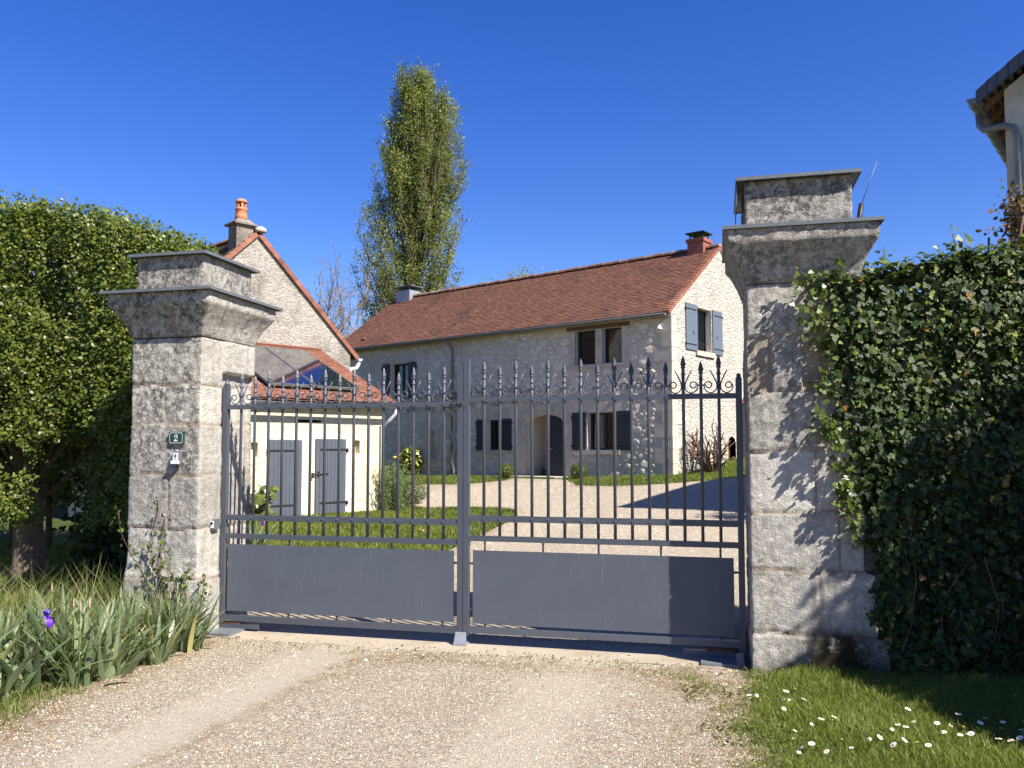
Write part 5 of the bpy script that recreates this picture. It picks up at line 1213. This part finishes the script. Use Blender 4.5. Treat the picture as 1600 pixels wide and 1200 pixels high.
def background_trees():
    D = 40.; ox = (492 - 800) / 1300 * D; root = thing('bare_tree', (ox, D, 0), 'bare grey twigged tree behind the old gabled house', 'tree'); mb = MB()
    mb.tube([(ox, D, 0), (ox + .1, D, 3), (ox + .05, D, 5.4)], [.28, .2, .15], 8); mb.build('trunk', M['bark'], root); mb = MB()
    for i in range(26):
        a = RNG.random() * 6.28; B = limb((ox, D, RNG.uniform(3.2, 5.4)), (math.cos(a), math.sin(a) * .6, RNG.uniform(.5, 2.2)), RNG.uniform(3.2, 5.6), 9, .16, .02); mb.tube(B, np.linspace(.07, .015, 10), 5)
        for k in range(3, 10):
            for q in range(3):
                b = limb(B[k], B[k] - B[k - 1] + RNG.normal(0, .35, 3), RNG.uniform(.5, 1.5), 4, .2); mb.tube(b, np.linspace(.022, .009, 5), 3, cap=False)
                for e in b[2:]: mb.tube(limb(e, RNG.normal(0, .5, 3) + np.array([0, 0, .4]), .5, 2, .2), .009, 3, cap=False)
    mb.build('branches', M['twig'], root)
    D = 62.; ox = (808 - 800) / 1300 * D; root = thing('spring_tree', (ox, D, 0), 'light green spring tree just showing above the brown roof ridge', 'tree'); mb = MB(); LP = []
    mb.tube([(ox, D, 0), (ox, D, 8), (ox, D, 12)], [.35, .25, .08], 8)
    for i in range(60):
        B = limb((ox, D, RNG.uniform(8.5, 12.4)), (RNG.normal(0, .4), RNG.normal(0, .4), 1), RNG.uniform(2.2, 3.8), 6, .15); 
        mb.tube(B, np.linspace(.06, .012, 7), 4); LP += B[2:]
    mb.build('trunk', M['bark'], root); LP = np.repeat(np.array(LP), 16, 0); LP = LP + RNG.normal(0, .28, LP.shape); LP = LP[LP[:, 2] < 15.75]
    leaves('crown', LP, RNG.uniform(.10, .2, len(LP)), np.tile([0, -.3, .4], (len(LP), 1)), M['paleleaf'], root, LEAF4, .9)
background_trees()
def courtyard_plants():
    def ball(x, y, r_, label, mat='boxleaf', name='box_ball', cat='shrub', group=None, n=1500, sq=.95, size=(.03, .055), stemmat='twigbrown'):
        z = float(terr(x, y)); root = thing(name, (x, y, z), label, cat, group)
        d = unit(RNG.normal(0, 1, (n, 3))); q = RNG.random(n) ** .25; P = np.array([x, y, z + r_ * sq]) + d * q[:, None] * r_ * np.array([1, 1, sq]) * (1 + .06 * RNG.normal(0, 1, (n, 1)))
        leaves('foliage', P, RNG.uniform(*size, n), d, M[mat], root, LEAF6, .5)
        mb = MB()
        for i in range(5): mb.tube([(x, y, z - .05), (x + RNG.normal(0, .3) * r_, y + RNG.normal(0, .3) * r_, z + r_ * 1.2)], [.02, .008], 5)
        mb.build('stems', M[stemmat], root)
    ball(-.22, 27.75, .27, 'clipped box ball left of the porch step', group='clipped box balls')
    ball(2.05, 25.7, .27, 'clipped box ball right of the porch step', group='clipped box balls')
    ball(-2.75, 22.95, .42, 'low rounded grey green bush behind the tall herb', 'herb', 'round_bush', 'bush', n=2400, sq=.8)
    p = HF(-11.05, -.4, 0); ball(p.x, p.y, .50, 'yellow variegated shrub against the house wall', 'aucuba', 'variegated_shrub', 'shrub', n=900, sq=1.05, size=(.09, .17))
    # tall herb clump at the shed's corner
    x, y = -3.10, 21.75; root = thing('tall_herb', (x, y, 0), 'tall feathery herb clump with a yellow flower at the shed corner', 'plant'); mb = MB(); LP = []; 
    for i in range(60):
        B = limb((x + RNG.normal(0, .16), y + RNG.normal(0, .16), -.05), (RNG.normal(0, .10), RNG.normal(0, .10), 1), RNG.uniform(.8, 1.32), 6, .05); mb.tube(B, .007, 4); LP += B[1:]
    mb.build('stems', M['stem'], root); LP = np.repeat(np.array(LP), 9, 0); LP = LP + RNG.normal(0, .035, LP.shape)
    leaves('foliage', LP, RNG.uniform(.05, .11, len(LP)), np.tile([0, -.5, .4], (len(LP), 1)), M['herb'], root, [(0, 0, 0), (.5, .12, 0), (1, 0, 0), (.5, -.12, 0)], .8)
    mb = MB(); mb.lathe((x + .06, y - .1, 1.36), [(.01, 0), (.05, .02), (.05, .05), (.01, .06)], 8); mb.build('flower', M['yolk'], root)
    # pollarded leafless shrub before the gable
    p = HF(.75, 1.1, 0); x, y = p.x, p.y; z = float(terr(x, y)); root = thing('bare_shrub', (x, y, z), 'cut back leafless shrub of bare brown stems before the sunny gable', 'shrub'); mb = MB()
    for i in range(34):
        a = RNG.random() * 6.28; B = limb((x + math.cos(a) * .12, y + math.sin(a) * .12, z - .05), (math.cos(a) * RNG.uniform(.1, .75), math.sin(a) * .6, 1), RNG.uniform(.7, 1.55), 7, .13); mb.tube(B, np.linspace(.038, .014, 8), 5)
        for k in (3, 4, 5, 6): b = limb(B[k], B[k] - B[k - 1] + RNG.normal(0, .15, 3), RNG.uniform(.15, .5), 3, .15); mb.tube(b, np.linspace(.02, .008, 4), 4)
    mb.build('stems', M['twigbrown'], root)
    # climber on the facade, leafless, with a pale trunk
    root = thing('wall_climber', HF(-9.0, -.15, .6), 'bare pale trunked climber trained along the house front', 'climber'); mb = MB(); LP = []
    P = [np.array(HF(-9.0 + .05 * math.sin(i * 1.9), -.16, .55 + i * .27)) for i in range(12)]; mb.tube(P, np.linspace(.085, .05, 12), 7)
    for sgn, L in ((1, 4.2), (-1, 2.6)):
        for zz in (3.25, 3.6):
            B = [np.array(HF(-9.0 + sgn * L * q / 12, -.10 - .05 * RNG.random(), zz + .10 * math.sin(q * 1.3 + zz) + RNG.normal(0, .03))) for q in range(13)]; mb.tube(B, np.linspace(.03, .01, 13), 5); LP += B
    mb.build('trunk', M['palebark'], root)
    LP = np.repeat(np.array(LP), 2, 0); LP = LP + RNG.normal(0, .09, LP.shape); leaves('dry_leaves', LP, RNG.uniform(.06, .14, len(LP)), np.tile([-.5, -.6, .3], (len(LP), 1)), M['deadleaf'], root, LEAF6, .7)
    # leafy plant by the shed's left door, boot scraper on the step
    p = GF(.15, 3.2, 0); q = frame((-3.39, 21.85), R(45))(-3.75, -.5, 0)
    root = thing('broadleaf_plant', tuple(q), 'broad leaved green plant at the foot of the shed by its left door', 'plant'); n = 90; P = np.array(q) + RNG.normal(0, .16, (n, 3)) * np.array([1, 1, .0]) + np.stack([np.zeros(n), np.zeros(n), RNG.random(n) * .75], 1)
    leaves('foliage', P, RNG.uniform(.14, .28, n), np.tile([.3, -.5, .6], (n, 1)), M['boxleaf'], root, LEAF6, .5)
    mb = MB()
    for i in range(8): mb.tube([tuple(q), tuple(np.array(q) + np.array([RNG.normal(0, .14), RNG.normal(0, .14), .6]))], .012, 5)
    mb.build('stems', M['stem'], root)
    p = HF(-5.15, -.1, .69); root = thing('boot_scraper', tuple(p), 'small dark boot scraper standing in the porch by the door', 'boot scraper'); mb = MB()
    for t in (-.16, .10): mb.tube([HF(-5.1 + t, .35, .69), HF(-5.1 + t, .35, .98), HF(-5.1 + t + .05, .35, 1.03)], .02, 6)
    mb.build('uprights', M['iron'], root); mb = MB(); mb.box(HF, (-5.27, .34, .80), (-4.99, .36, .90)); mb.build('blade', M['iron'], root)
courtyard_plants()

# ------------------------------------------------------------------ verges, lawns and flowers
def scatter(n, x0, x1, y0, y1, poly=None, notdrive=True):
    x = RNG.uniform(x0, x1, n); y = RNG.uniform(y0, y1, n); ok = np.ones(n, bool)
    if poly is not None: ok &= inside(x, y, poly)
    if notdrive: ok &= ~inside(x, y, DRV)
    return x[ok], y[ok]
def lawns():
    # courtyard lawns
    x, y = scatter(230000, -7.5, 9.5, 8.3, 30.5); d = (x - HC[0]) * HV[0] + (y - HC[1]) * HV[1]; dt = (x - HC[0]) * HU[0] + (y - HC[1]) * HU[1]
    sw = ((x + 3.39) * -.7071 + (y - 21.85) * .7071); ok = ((d < -.05) | (dt > .05)) & ((sw < -.02) | ((x - (-3.39)) * .7071 + (y - 21.85) * .7071 > .05)) & (x / y < .33) & (x / y > -.45); x, y = x[ok], y[ok]
    P = np.stack([x, y, terr(x, y)], 1); nz = .5 + .5 * wob(x, y, .9, 1.)
    o = blades('lawn_grass', P, RNG.uniform(.04, .09, len(P)) * (.7 + .6 * nz), RNG.uniform(.010, .02, len(P)), M['turf'], tint=np.clip(nz * .5 + RNG.random(len(P)) * .5, 0, 1)); tag(o, 'short green lawn grass around the courtyard', 'grass', kind='stuff')
    x, y = scatter(60000, -11, -3.2, 7.8, 14); ok = (x < -3.6) | (y < 9.2); x, y = x[ok], y[ok]; P = np.stack([x, y, 0 * x], 1)
    o = blades('garden_grass', P, RNG.uniform(.05, .12, len(P)), RNG.uniform(.010, .018, len(P)), M['turf']); tag(o, 'garden grass under the clipped tree', 'grass', kind='stuff')
    # right verge, mown turf with daisies
    x, y = scatter(150000, 1.0, 4.6, 3.4, 6.15, notdrive=False); P = np.stack([x, y, 0 * x + .006], 1); nz = .5 + .5 * wob(x, y, 1.7, 1.2); d = x - RE(y)
    keep = RNG.random(len(x)) < sst((d + wob(x, y, 3.2, .34) + .04) / .5); hs_ = .3 + .7 * sst((d + wob(x, y, 4, .15)) / .5); P, nz, hs_ = P[keep], nz[keep], hs_[keep]
    o = blades('verge_grass', P, RNG.uniform(.035, .10, len(P)) * (.6 + .7 * nz) * hs_, RNG.uniform(.003, .0062, len(P)), M['turf'], lean=.5, tint=np.clip(.15 + nz * .4 + RNG.random(len(P)) * .45, 0, 1)); tag(o, 'green verge grass at the foot of the ivy wall', 'grass', kind='stuff')
    # left verge: short turf at the drive's edge, long grass in the bed
    x, y = scatter(90000, -5.0, -2.35, 3.7, 8.0, notdrive=False); d = LE(y) - x; kp = RNG.random(len(x)) < sst((d + wob(x, y, 3, .3) - .0) / .4); x, y = x[kp], y[kp]; P = np.stack([x, y, 0 * x + .006], 1)
    o = blades('verge_grass', P, RNG.uniform(.03, .10, len(P)), RNG.uniform(.003, .006, len(P)), M['longgrass'], lean=.6); tag(o, 'short tufted grass along the left edge of the drive', 'grass', kind='stuff')
    x, y = scatter(4600, -5.2, -2.45, 5.6, 7.9, notdrive=False); kp = x < LE(y) - .08; x, y = x[kp], y[kp]; w_ = wob(x, y, 1.3, 1.); ok = (w_ > -.25) & (y > 5.7 + .35 * (x + 2.4) ** 2 * .0) & ((y < 7.15) | (x < -3.2)); x, y = x[ok], y[ok]; P = np.stack([x, y, 0 * x], 1)
    o = blades('long_grass', P, RNG.uniform(.28, .68, len(P)) * (1 - .25 * sst((x + 3.0) / .6)), RNG.uniform(.005, .009, len(P)), M['longgrass'], lean=.22, bend=.8); tag(o, 'long seeding grass growing among the iris at the left pillar', 'grass', kind='stuff')
    n = 14000; i_ = RNG.integers(0, len(DRV), n); B = np.array(DRV)[i_] + RNG.normal(0, .10, (n, 2)); ok = (B[:, 1] > 3.4) & (B[:, 1] < 7.3); B = B[ok]
    g = np.array([noise.noise(Vector((a * 4, b * 4, 1))) for a, b in B]); B = B[g > .02]; P = np.repeat(np.column_stack([B, np.full(len(B), .008)]), 9, 0); P[:, :2] += RNG.normal(0, .016, (len(P), 2))
    o = blades('edge_tufts', P, RNG.uniform(.02, .075, len(P)), RNG.uniform(.003, .006, len(P)), M['longgrass'], lean=.8); tag(o, 'ragged half dry grass tufts creeping over the gravel edges', 'grass', kind='stuff')
    n = 2600; i_ = RNG.integers(0, len(DRV), n * 3); B = np.array(DRV)[i_] + RNG.normal(0, .12, (n * 3, 2)); B = B[(B[:, 1] > 3.6) & (B[:, 1] < 7.5) & (np.abs(B[:, 0]) < 3)]
    B2 = np.array([GF(t, -.35 + RNG.normal(0, .16), 0)[:2] for t in RNG.uniform(.1, 4.5, 500)]); B = np.concatenate([B, B2]); P = np.column_stack([B, terr(B[:, 0], B[:, 1]) + .020])
    o = leaves('leaf_litter', P, RNG.uniform(.008, .028, len(P)), np.tile([0, 0, 1.], (len(P), 1)), M['deadleaf'], None, LEAF6, .35); tag(o, 'dry brown leaf litter along the edges of the drive', 'leaf litter', kind='stuff')
    x, y = scatter(10000, 1.1, 4.2, 3.8, 6.0, notdrive=False); g = wob(x, y, 2.2, 1.) - .8 * np.abs(x - RE(y) - .12); kp = g > -.15; x, y = x[kp], y[kp]; P = np.stack([x, y, RNG.uniform(.02, .055, len(x))], 1)
    o = leaves('clover', P, RNG.uniform(.008, .02, len(P)), np.tile([0, -.2, 1.], (len(P), 1)), M['boxleaf'], None, [(0, 0, 0), (.3, .45, .02), (.8, .45, .02), (1, 0, 0), (.8, -.45, .02), (.3, -.45, .02)], .35); tag(o, 'low clover and small weeds in the right verge', 'clover', kind='stuff')
    # weeds starting in the gravel
    x = np.concatenate([RNG.uniform(-1.4, 1.9, 700), RNG.normal(1.35, .16, 900)]); y = np.concatenate([RNG.normal(6.35, .28, 700) - .0, RNG.uniform(4.2, 6.2, 900)]); ok = inside(x, y, DRV) & (wob(x, y, 3, 1.) > .12); x, y = x[ok], y[ok]; y = y - .24 * x * (y > 6.0) * .5
    rep = 4; P = np.stack([np.repeat(x, rep), np.repeat(y, rep), np.repeat(terr(x, y), rep) + .012], 1) + RNG.normal(0, .012, (len(x) * rep, 3)) * np.array([1, 1, 0])
    o = blades('drive_weeds', P, RNG.uniform(.012, .04, len(P)), RNG.uniform(.003, .006, len(P)), M['longgrass'], lean=.8); tag(o, 'thin weeds growing through the gravel of the drive', 'weeds', kind='stuff')
lawns()
def copy_tree(o, loc, rz, sc=1.):
    c = o.copy(); COL.objects.link(c); c.location = loc; c.rotation_euler = (0, 0, rz); c.scale = (sc, sc, sc)
    for ch in o.children:
        d = ch.copy(); COL.objects.link(d); d.parent = c
        for g in ch.children:
            e = g.copy(); COL.objects.link(e); e.parent = d
    return c
def iris_proto(seed, flower=False):
    rn = np.random.default_rng(seed); V = []; L = []; St = []; T = []; li = 0
    root = thing('iris_plant', (0, 0, 0), 'clump of blue green sword leaved iris in the bed left of the gate', 'iris', 'iris clumps in the left bed')
    for i in range(34):
        a = rn.random() * 6.28; r0 = rn.random() * .16; p = np.array([math.cos(a) * r0, math.sin(a) * r0, -.02]); h = rn.uniform(.30, .62); lean = rn.normal(.28, .2); dirn = np.array([math.cos(a) * lean, math.sin(a) * lean, 1.]); b = a + rn.normal(1.57, .5); side = np.array([math.cos(b), math.sin(b), 0]); w0 = rn.uniform(.018, .030); cv = rn.uniform(.1, .85) * (1 if rn.random() < .75 else 1.9)
        n = 7; fold = np.cross(side, dirn); fold /= np.linalg.norm(fold); base = len(V); t = rn.random() * .93 if rn.random() > .06 else 1.
        for k in range(n + 1):
            f = k / n; d = dirn + np.array([math.cos(a), math.sin(a), 0]) * cv * f - np.array([0, 0, 1]) * cv * f * f * .55; d /= np.linalg.norm(d)
            if k: p = p + d * h / n
            wd = w0 * (1 - f ** 2.6) * (.75 + .25 * min(1, f * 4)); V += [p - side * wd, p + fold * .004, p + side * wd]
        for k in range(n):
            q = base + k * 3
            for x in (0, 1): L += [q + x, q + x + 1, q + x + 4, q + x + 3]; St.append(li); li += 4; T.append(t)
    np_mesh('blades', np.array(V), L, St, None, M['irisleaf'], root, tint=T, smooth=True)
    mb = MB(); bd = MB()
    for i in range(1 if seed in (11, 14) else 0):
        a = rn.random() * 6.28; x, y = math.cos(a) * .1, math.sin(a) * .1; h = rn.uniform(.42, .62); mb.tube([(x, y, 0), (x * 1.3, y * 1.3, h * .6), (x * 1.5, y * 1.5, h)], [.006, .005, .004], 5); bd.lathe((x * 1.5, y * 1.5, h - .01), [(.004, 0), (.007, .025), (.006, .055), (.001, .08)], 6)
    if mb.v: mb.build('stalk', M['stem'], root); bd.build('bud', M['bud'], root)
    if flower:
        mb = MB(); fx, fy, fz = .0, -.18, .43; mb.tube([(0, -.05, 0), (0, -.12, .3), (fx, fy, fz)], .006, 5); mb.build('flower_stalk', M['stem'], root)
        st = MB(); fl = MB()
        for q in range(3):
            a = q * 2.094 + .5; c, s_ = math.cos(a), math.sin(a); pr = [(0, .0, .0), (.25, .016, .014), (.55, .024, .035), (.8, .02, .052), (1, .005, .05)]
            for (m, up, ang) in ((st, 1, a), (fl, -1, a + 1.05)):
                c, s_ = math.cos(ang), math.sin(ang); vs = []; fs = []
                for f, wd, z in pr:
                    rr = .028 * f if up > 0 else .012 + .034 * math.sin(f * 1.9); zz = z if up > 0 else .008 - .068 * f ** 2
                    for sd in (-1, 0, 1): vs.append((fx + c * rr - s_ * wd * sd, fy + s_ * rr + c * wd * sd, fz + .01 + zz + (.006 if sd == 0 else -.004 * math.sin(f * 9))))
                for k in range(4):
                    for x in (0, 1): fs.append((k * 3 + x, k * 3 + x + 1, k * 3 + x + 4, k * 3 + x + 3))
                m.mesh(vs, fs, sm=True)
        st.build('standards', M['purple'], root); fl.build('falls', M['deeppurple'], root); root['label'] = 'iris clump bearing one open violet flower in the left bed'
    return root
def iris_bed():
    pro = [iris_proto(11), iris_proto(12), iris_proto(13)]; flo = iris_proto(14, True); flo.location = (-3.16, 5.98, 0); flo.rotation_euler.z = -.2
    spots = [(-3.55, 5.75), (-3.18, 5.68), (-3.82, 5.55), (-3.95, 5.95), (-3.68, 6.2), (-3.05, 6.02), (-2.92, 5.72), (-4.2, 5.7), (-4.15, 6.35), (-3.45, 6.5), (-3.1, 6.45), (-2.86, 6.25), (-2.74, 6.62), (-2.98, 6.82), (-2.78, 6.95), (-2.85, 7.05), (-4.5, 6.1), (-3.85, 6.75), (-2.62, 6.72), (-3.3, 5.42), (-3.65, 5.3), (-2.95, 5.98), (-3.4, 5.95), (-3.6, 5.98), (-3.25, 6.2), (-2.85, 5.95), (-3.5, 5.55), (-4.05, 5.4), (-3.9, 5.2), (-2.66, 6.35), (-2.72, 7.0), (-2.8, 6.8), (-3.0, 6.6), (-3.25, 6.75)]
    for i, (x, y) in enumerate(spots):
        o = pro[i] if i < 3 else copy_tree(pro[i % 3], (0, 0, 0), 0)
        o.location = (x, y, 0); o.rotation_euler = (0, 0, RNG.random() * 6.28); s_ = RNG.uniform(.85, 1.12) if x < -2.9 else RNG.uniform(.7, .95); o.scale = (s_, s_, s_)
    c = copy_tree(flo, (-4.12, 13.5, 0), 1.0); c['label'] = 'iris with a violet flower inside the gate beyond the left leaf'; c['group'] = 'iris inside the gate'
iris_bed()
def pillar_ivy():
    F = GF; root = thing('climbing_ivy', F(-.35, -.4, 0), 'young ivy sprig climbing the foot of the left pillar', 'ivy'); mb = MB(); LP = []
    for x0, h, n in ((-.36, 1.2, 3), (-.24, .85, 2), (-.08, .58, 1), (.0, .5, 1)):
        for i in range(n):
            s_ = np.array(F(x0 + RNG.normal(0, .03), -.41, .2)); B = limb(s_, (RNG.normal(-.1, .12), .02, 1), h * RNG.uniform(.5, 1), 9, .10); 
            for b in B: b[1] = min(b[1], F(0, -.40, 0).y - (b[0] - F(0, 0, 0).x) * .25)
            mb.tube(B, .004, 4); LP += B[2:]
    mb.build('stems', M['twigbrown'], root); LP = np.repeat(np.array(LP), 3, 0); LP = LP + RNG.normal(0, .022, LP.shape)
    leaves('leaves', LP, RNG.uniform(.02, .045, len(LP)), np.tile([-.2, -1, .4], (len(LP), 1)), M['ivyleaf'], root, IVY, .5, down=.5, tint=RNG.uniform(.6, .95, len(LP)))
pillar_ivy()
def daisies():
    spots = [(1.55, 5.41), (1.50, 5.30), (1.62, 5.22), (1.68, 5.28), (1.73, 5.26), (1.75, 5.20), (1.80, 5.44), (1.74, 5.36), (1.61, 5.06), (1.76, 5.02), (1.80, 4.86), (1.68, 4.82), (1.9, 4.6), (2.08, 4.74), (2.14, 4.72), (2.24, 4.9), (2.30, 5.05), (2.30, 4.72), (2.38, 4.66), (2.45, 4.70), (2.58, 4.92), (2.64, 4.80), (2.70, 4.88), (2.52, 4.62), (2.74, 4.62), (2.82, 4.72), (2.85, 4.68), (3.02, 4.66), (2.06, 4.55), (1.55, 4.45), (1.62, 4.34), (1.78, 4.40), (2.2, 4.42), (2.4, 4.46), (2.0, 5.62), (2.42, 5.6), (2.66, 4.5), (2.9, 4.5)] + [(1.5 + 1.5 * ((i * 37) % 41) / 41, 4.36 + .5 * ((i * 23) % 17) / 17 + .1 * ((i * 11) % 7) / 7) for i in range(26)]
    mb = MB(); n = 13; rn = random.Random(2)
    for i in range(n):
        a = 6.283 * i / n; c, s_ = math.cos(a), math.sin(a); w_ = .0022
        mb.mesh([(c * .004 - s_ * w_, s_ * .004 + c * w_, .062), (c * .004 + s_ * w_, s_ * .004 - c * w_, .062), (c * .0135 + s_ * w_ * 1.3, s_ * .0135 - c * w_ * 1.3, .064), (c * .0145, s_ * .0145, .063), (c * .0135 - s_ * w_ * 1.3, s_ * .0135 + c * w_ * 1.3, .064)], [(0, 1, 2, 3, 4)], 0)
    mb.lathe((0, 0, .060), [(.004, 0), (.0055, .003), (.004, .006), (.001, .0068)], 8, 1); mb.tube([(0, 0, -.005), (.002, 0, .06)], .0012, 5, 2)
    p = None
    for i, (x, y) in enumerate(spots):
        if p is None: o = p = mb.build('daisy', [M['petal'], M['yolk'], M['stem']])
        else: o = p.copy(); COL.objects.link(o)
        o.location = (x + RNG.normal(0, .015), y + RNG.normal(0, .015), 0); o.rotation_euler = (RNG.normal(.35, .2), RNG.normal(0, .2), RNG.random() * 6); s_ = RNG.uniform(.8, 1.3); o.scale = (s_, s_, s_)
        tag(o, 'small white daisy with a yellow eye in the grass of the right verge', 'daisy', 'daisies in the right verge')
    mb = MB(); mb.lathe((0, 0, .09), [(.006, 0), (.024, .012), (.020, .022), (.004, .026)], 10, 0); mb.tube([(0, 0, -.01), (0, 0, .095)], .003, 5, 1); p = None
    for x, y in ((-2.21, 18.1), (-1.69, 16.8), (-1.65, 15.5), (-2.9, 21.3), (-2.5, 16.2), (-.7, 18.3)):
        if p is None: o = p = mb.build('dandelion', [M['yolk'], M['stem']])
        else: o = p.copy(); COL.objects.link(o)
        o.location = (x, y, float(terr(x, y))); tag(o, 'yellow dandelion in the courtyard lawn', 'dandelion', 'dandelions in the lawn')
daisies()
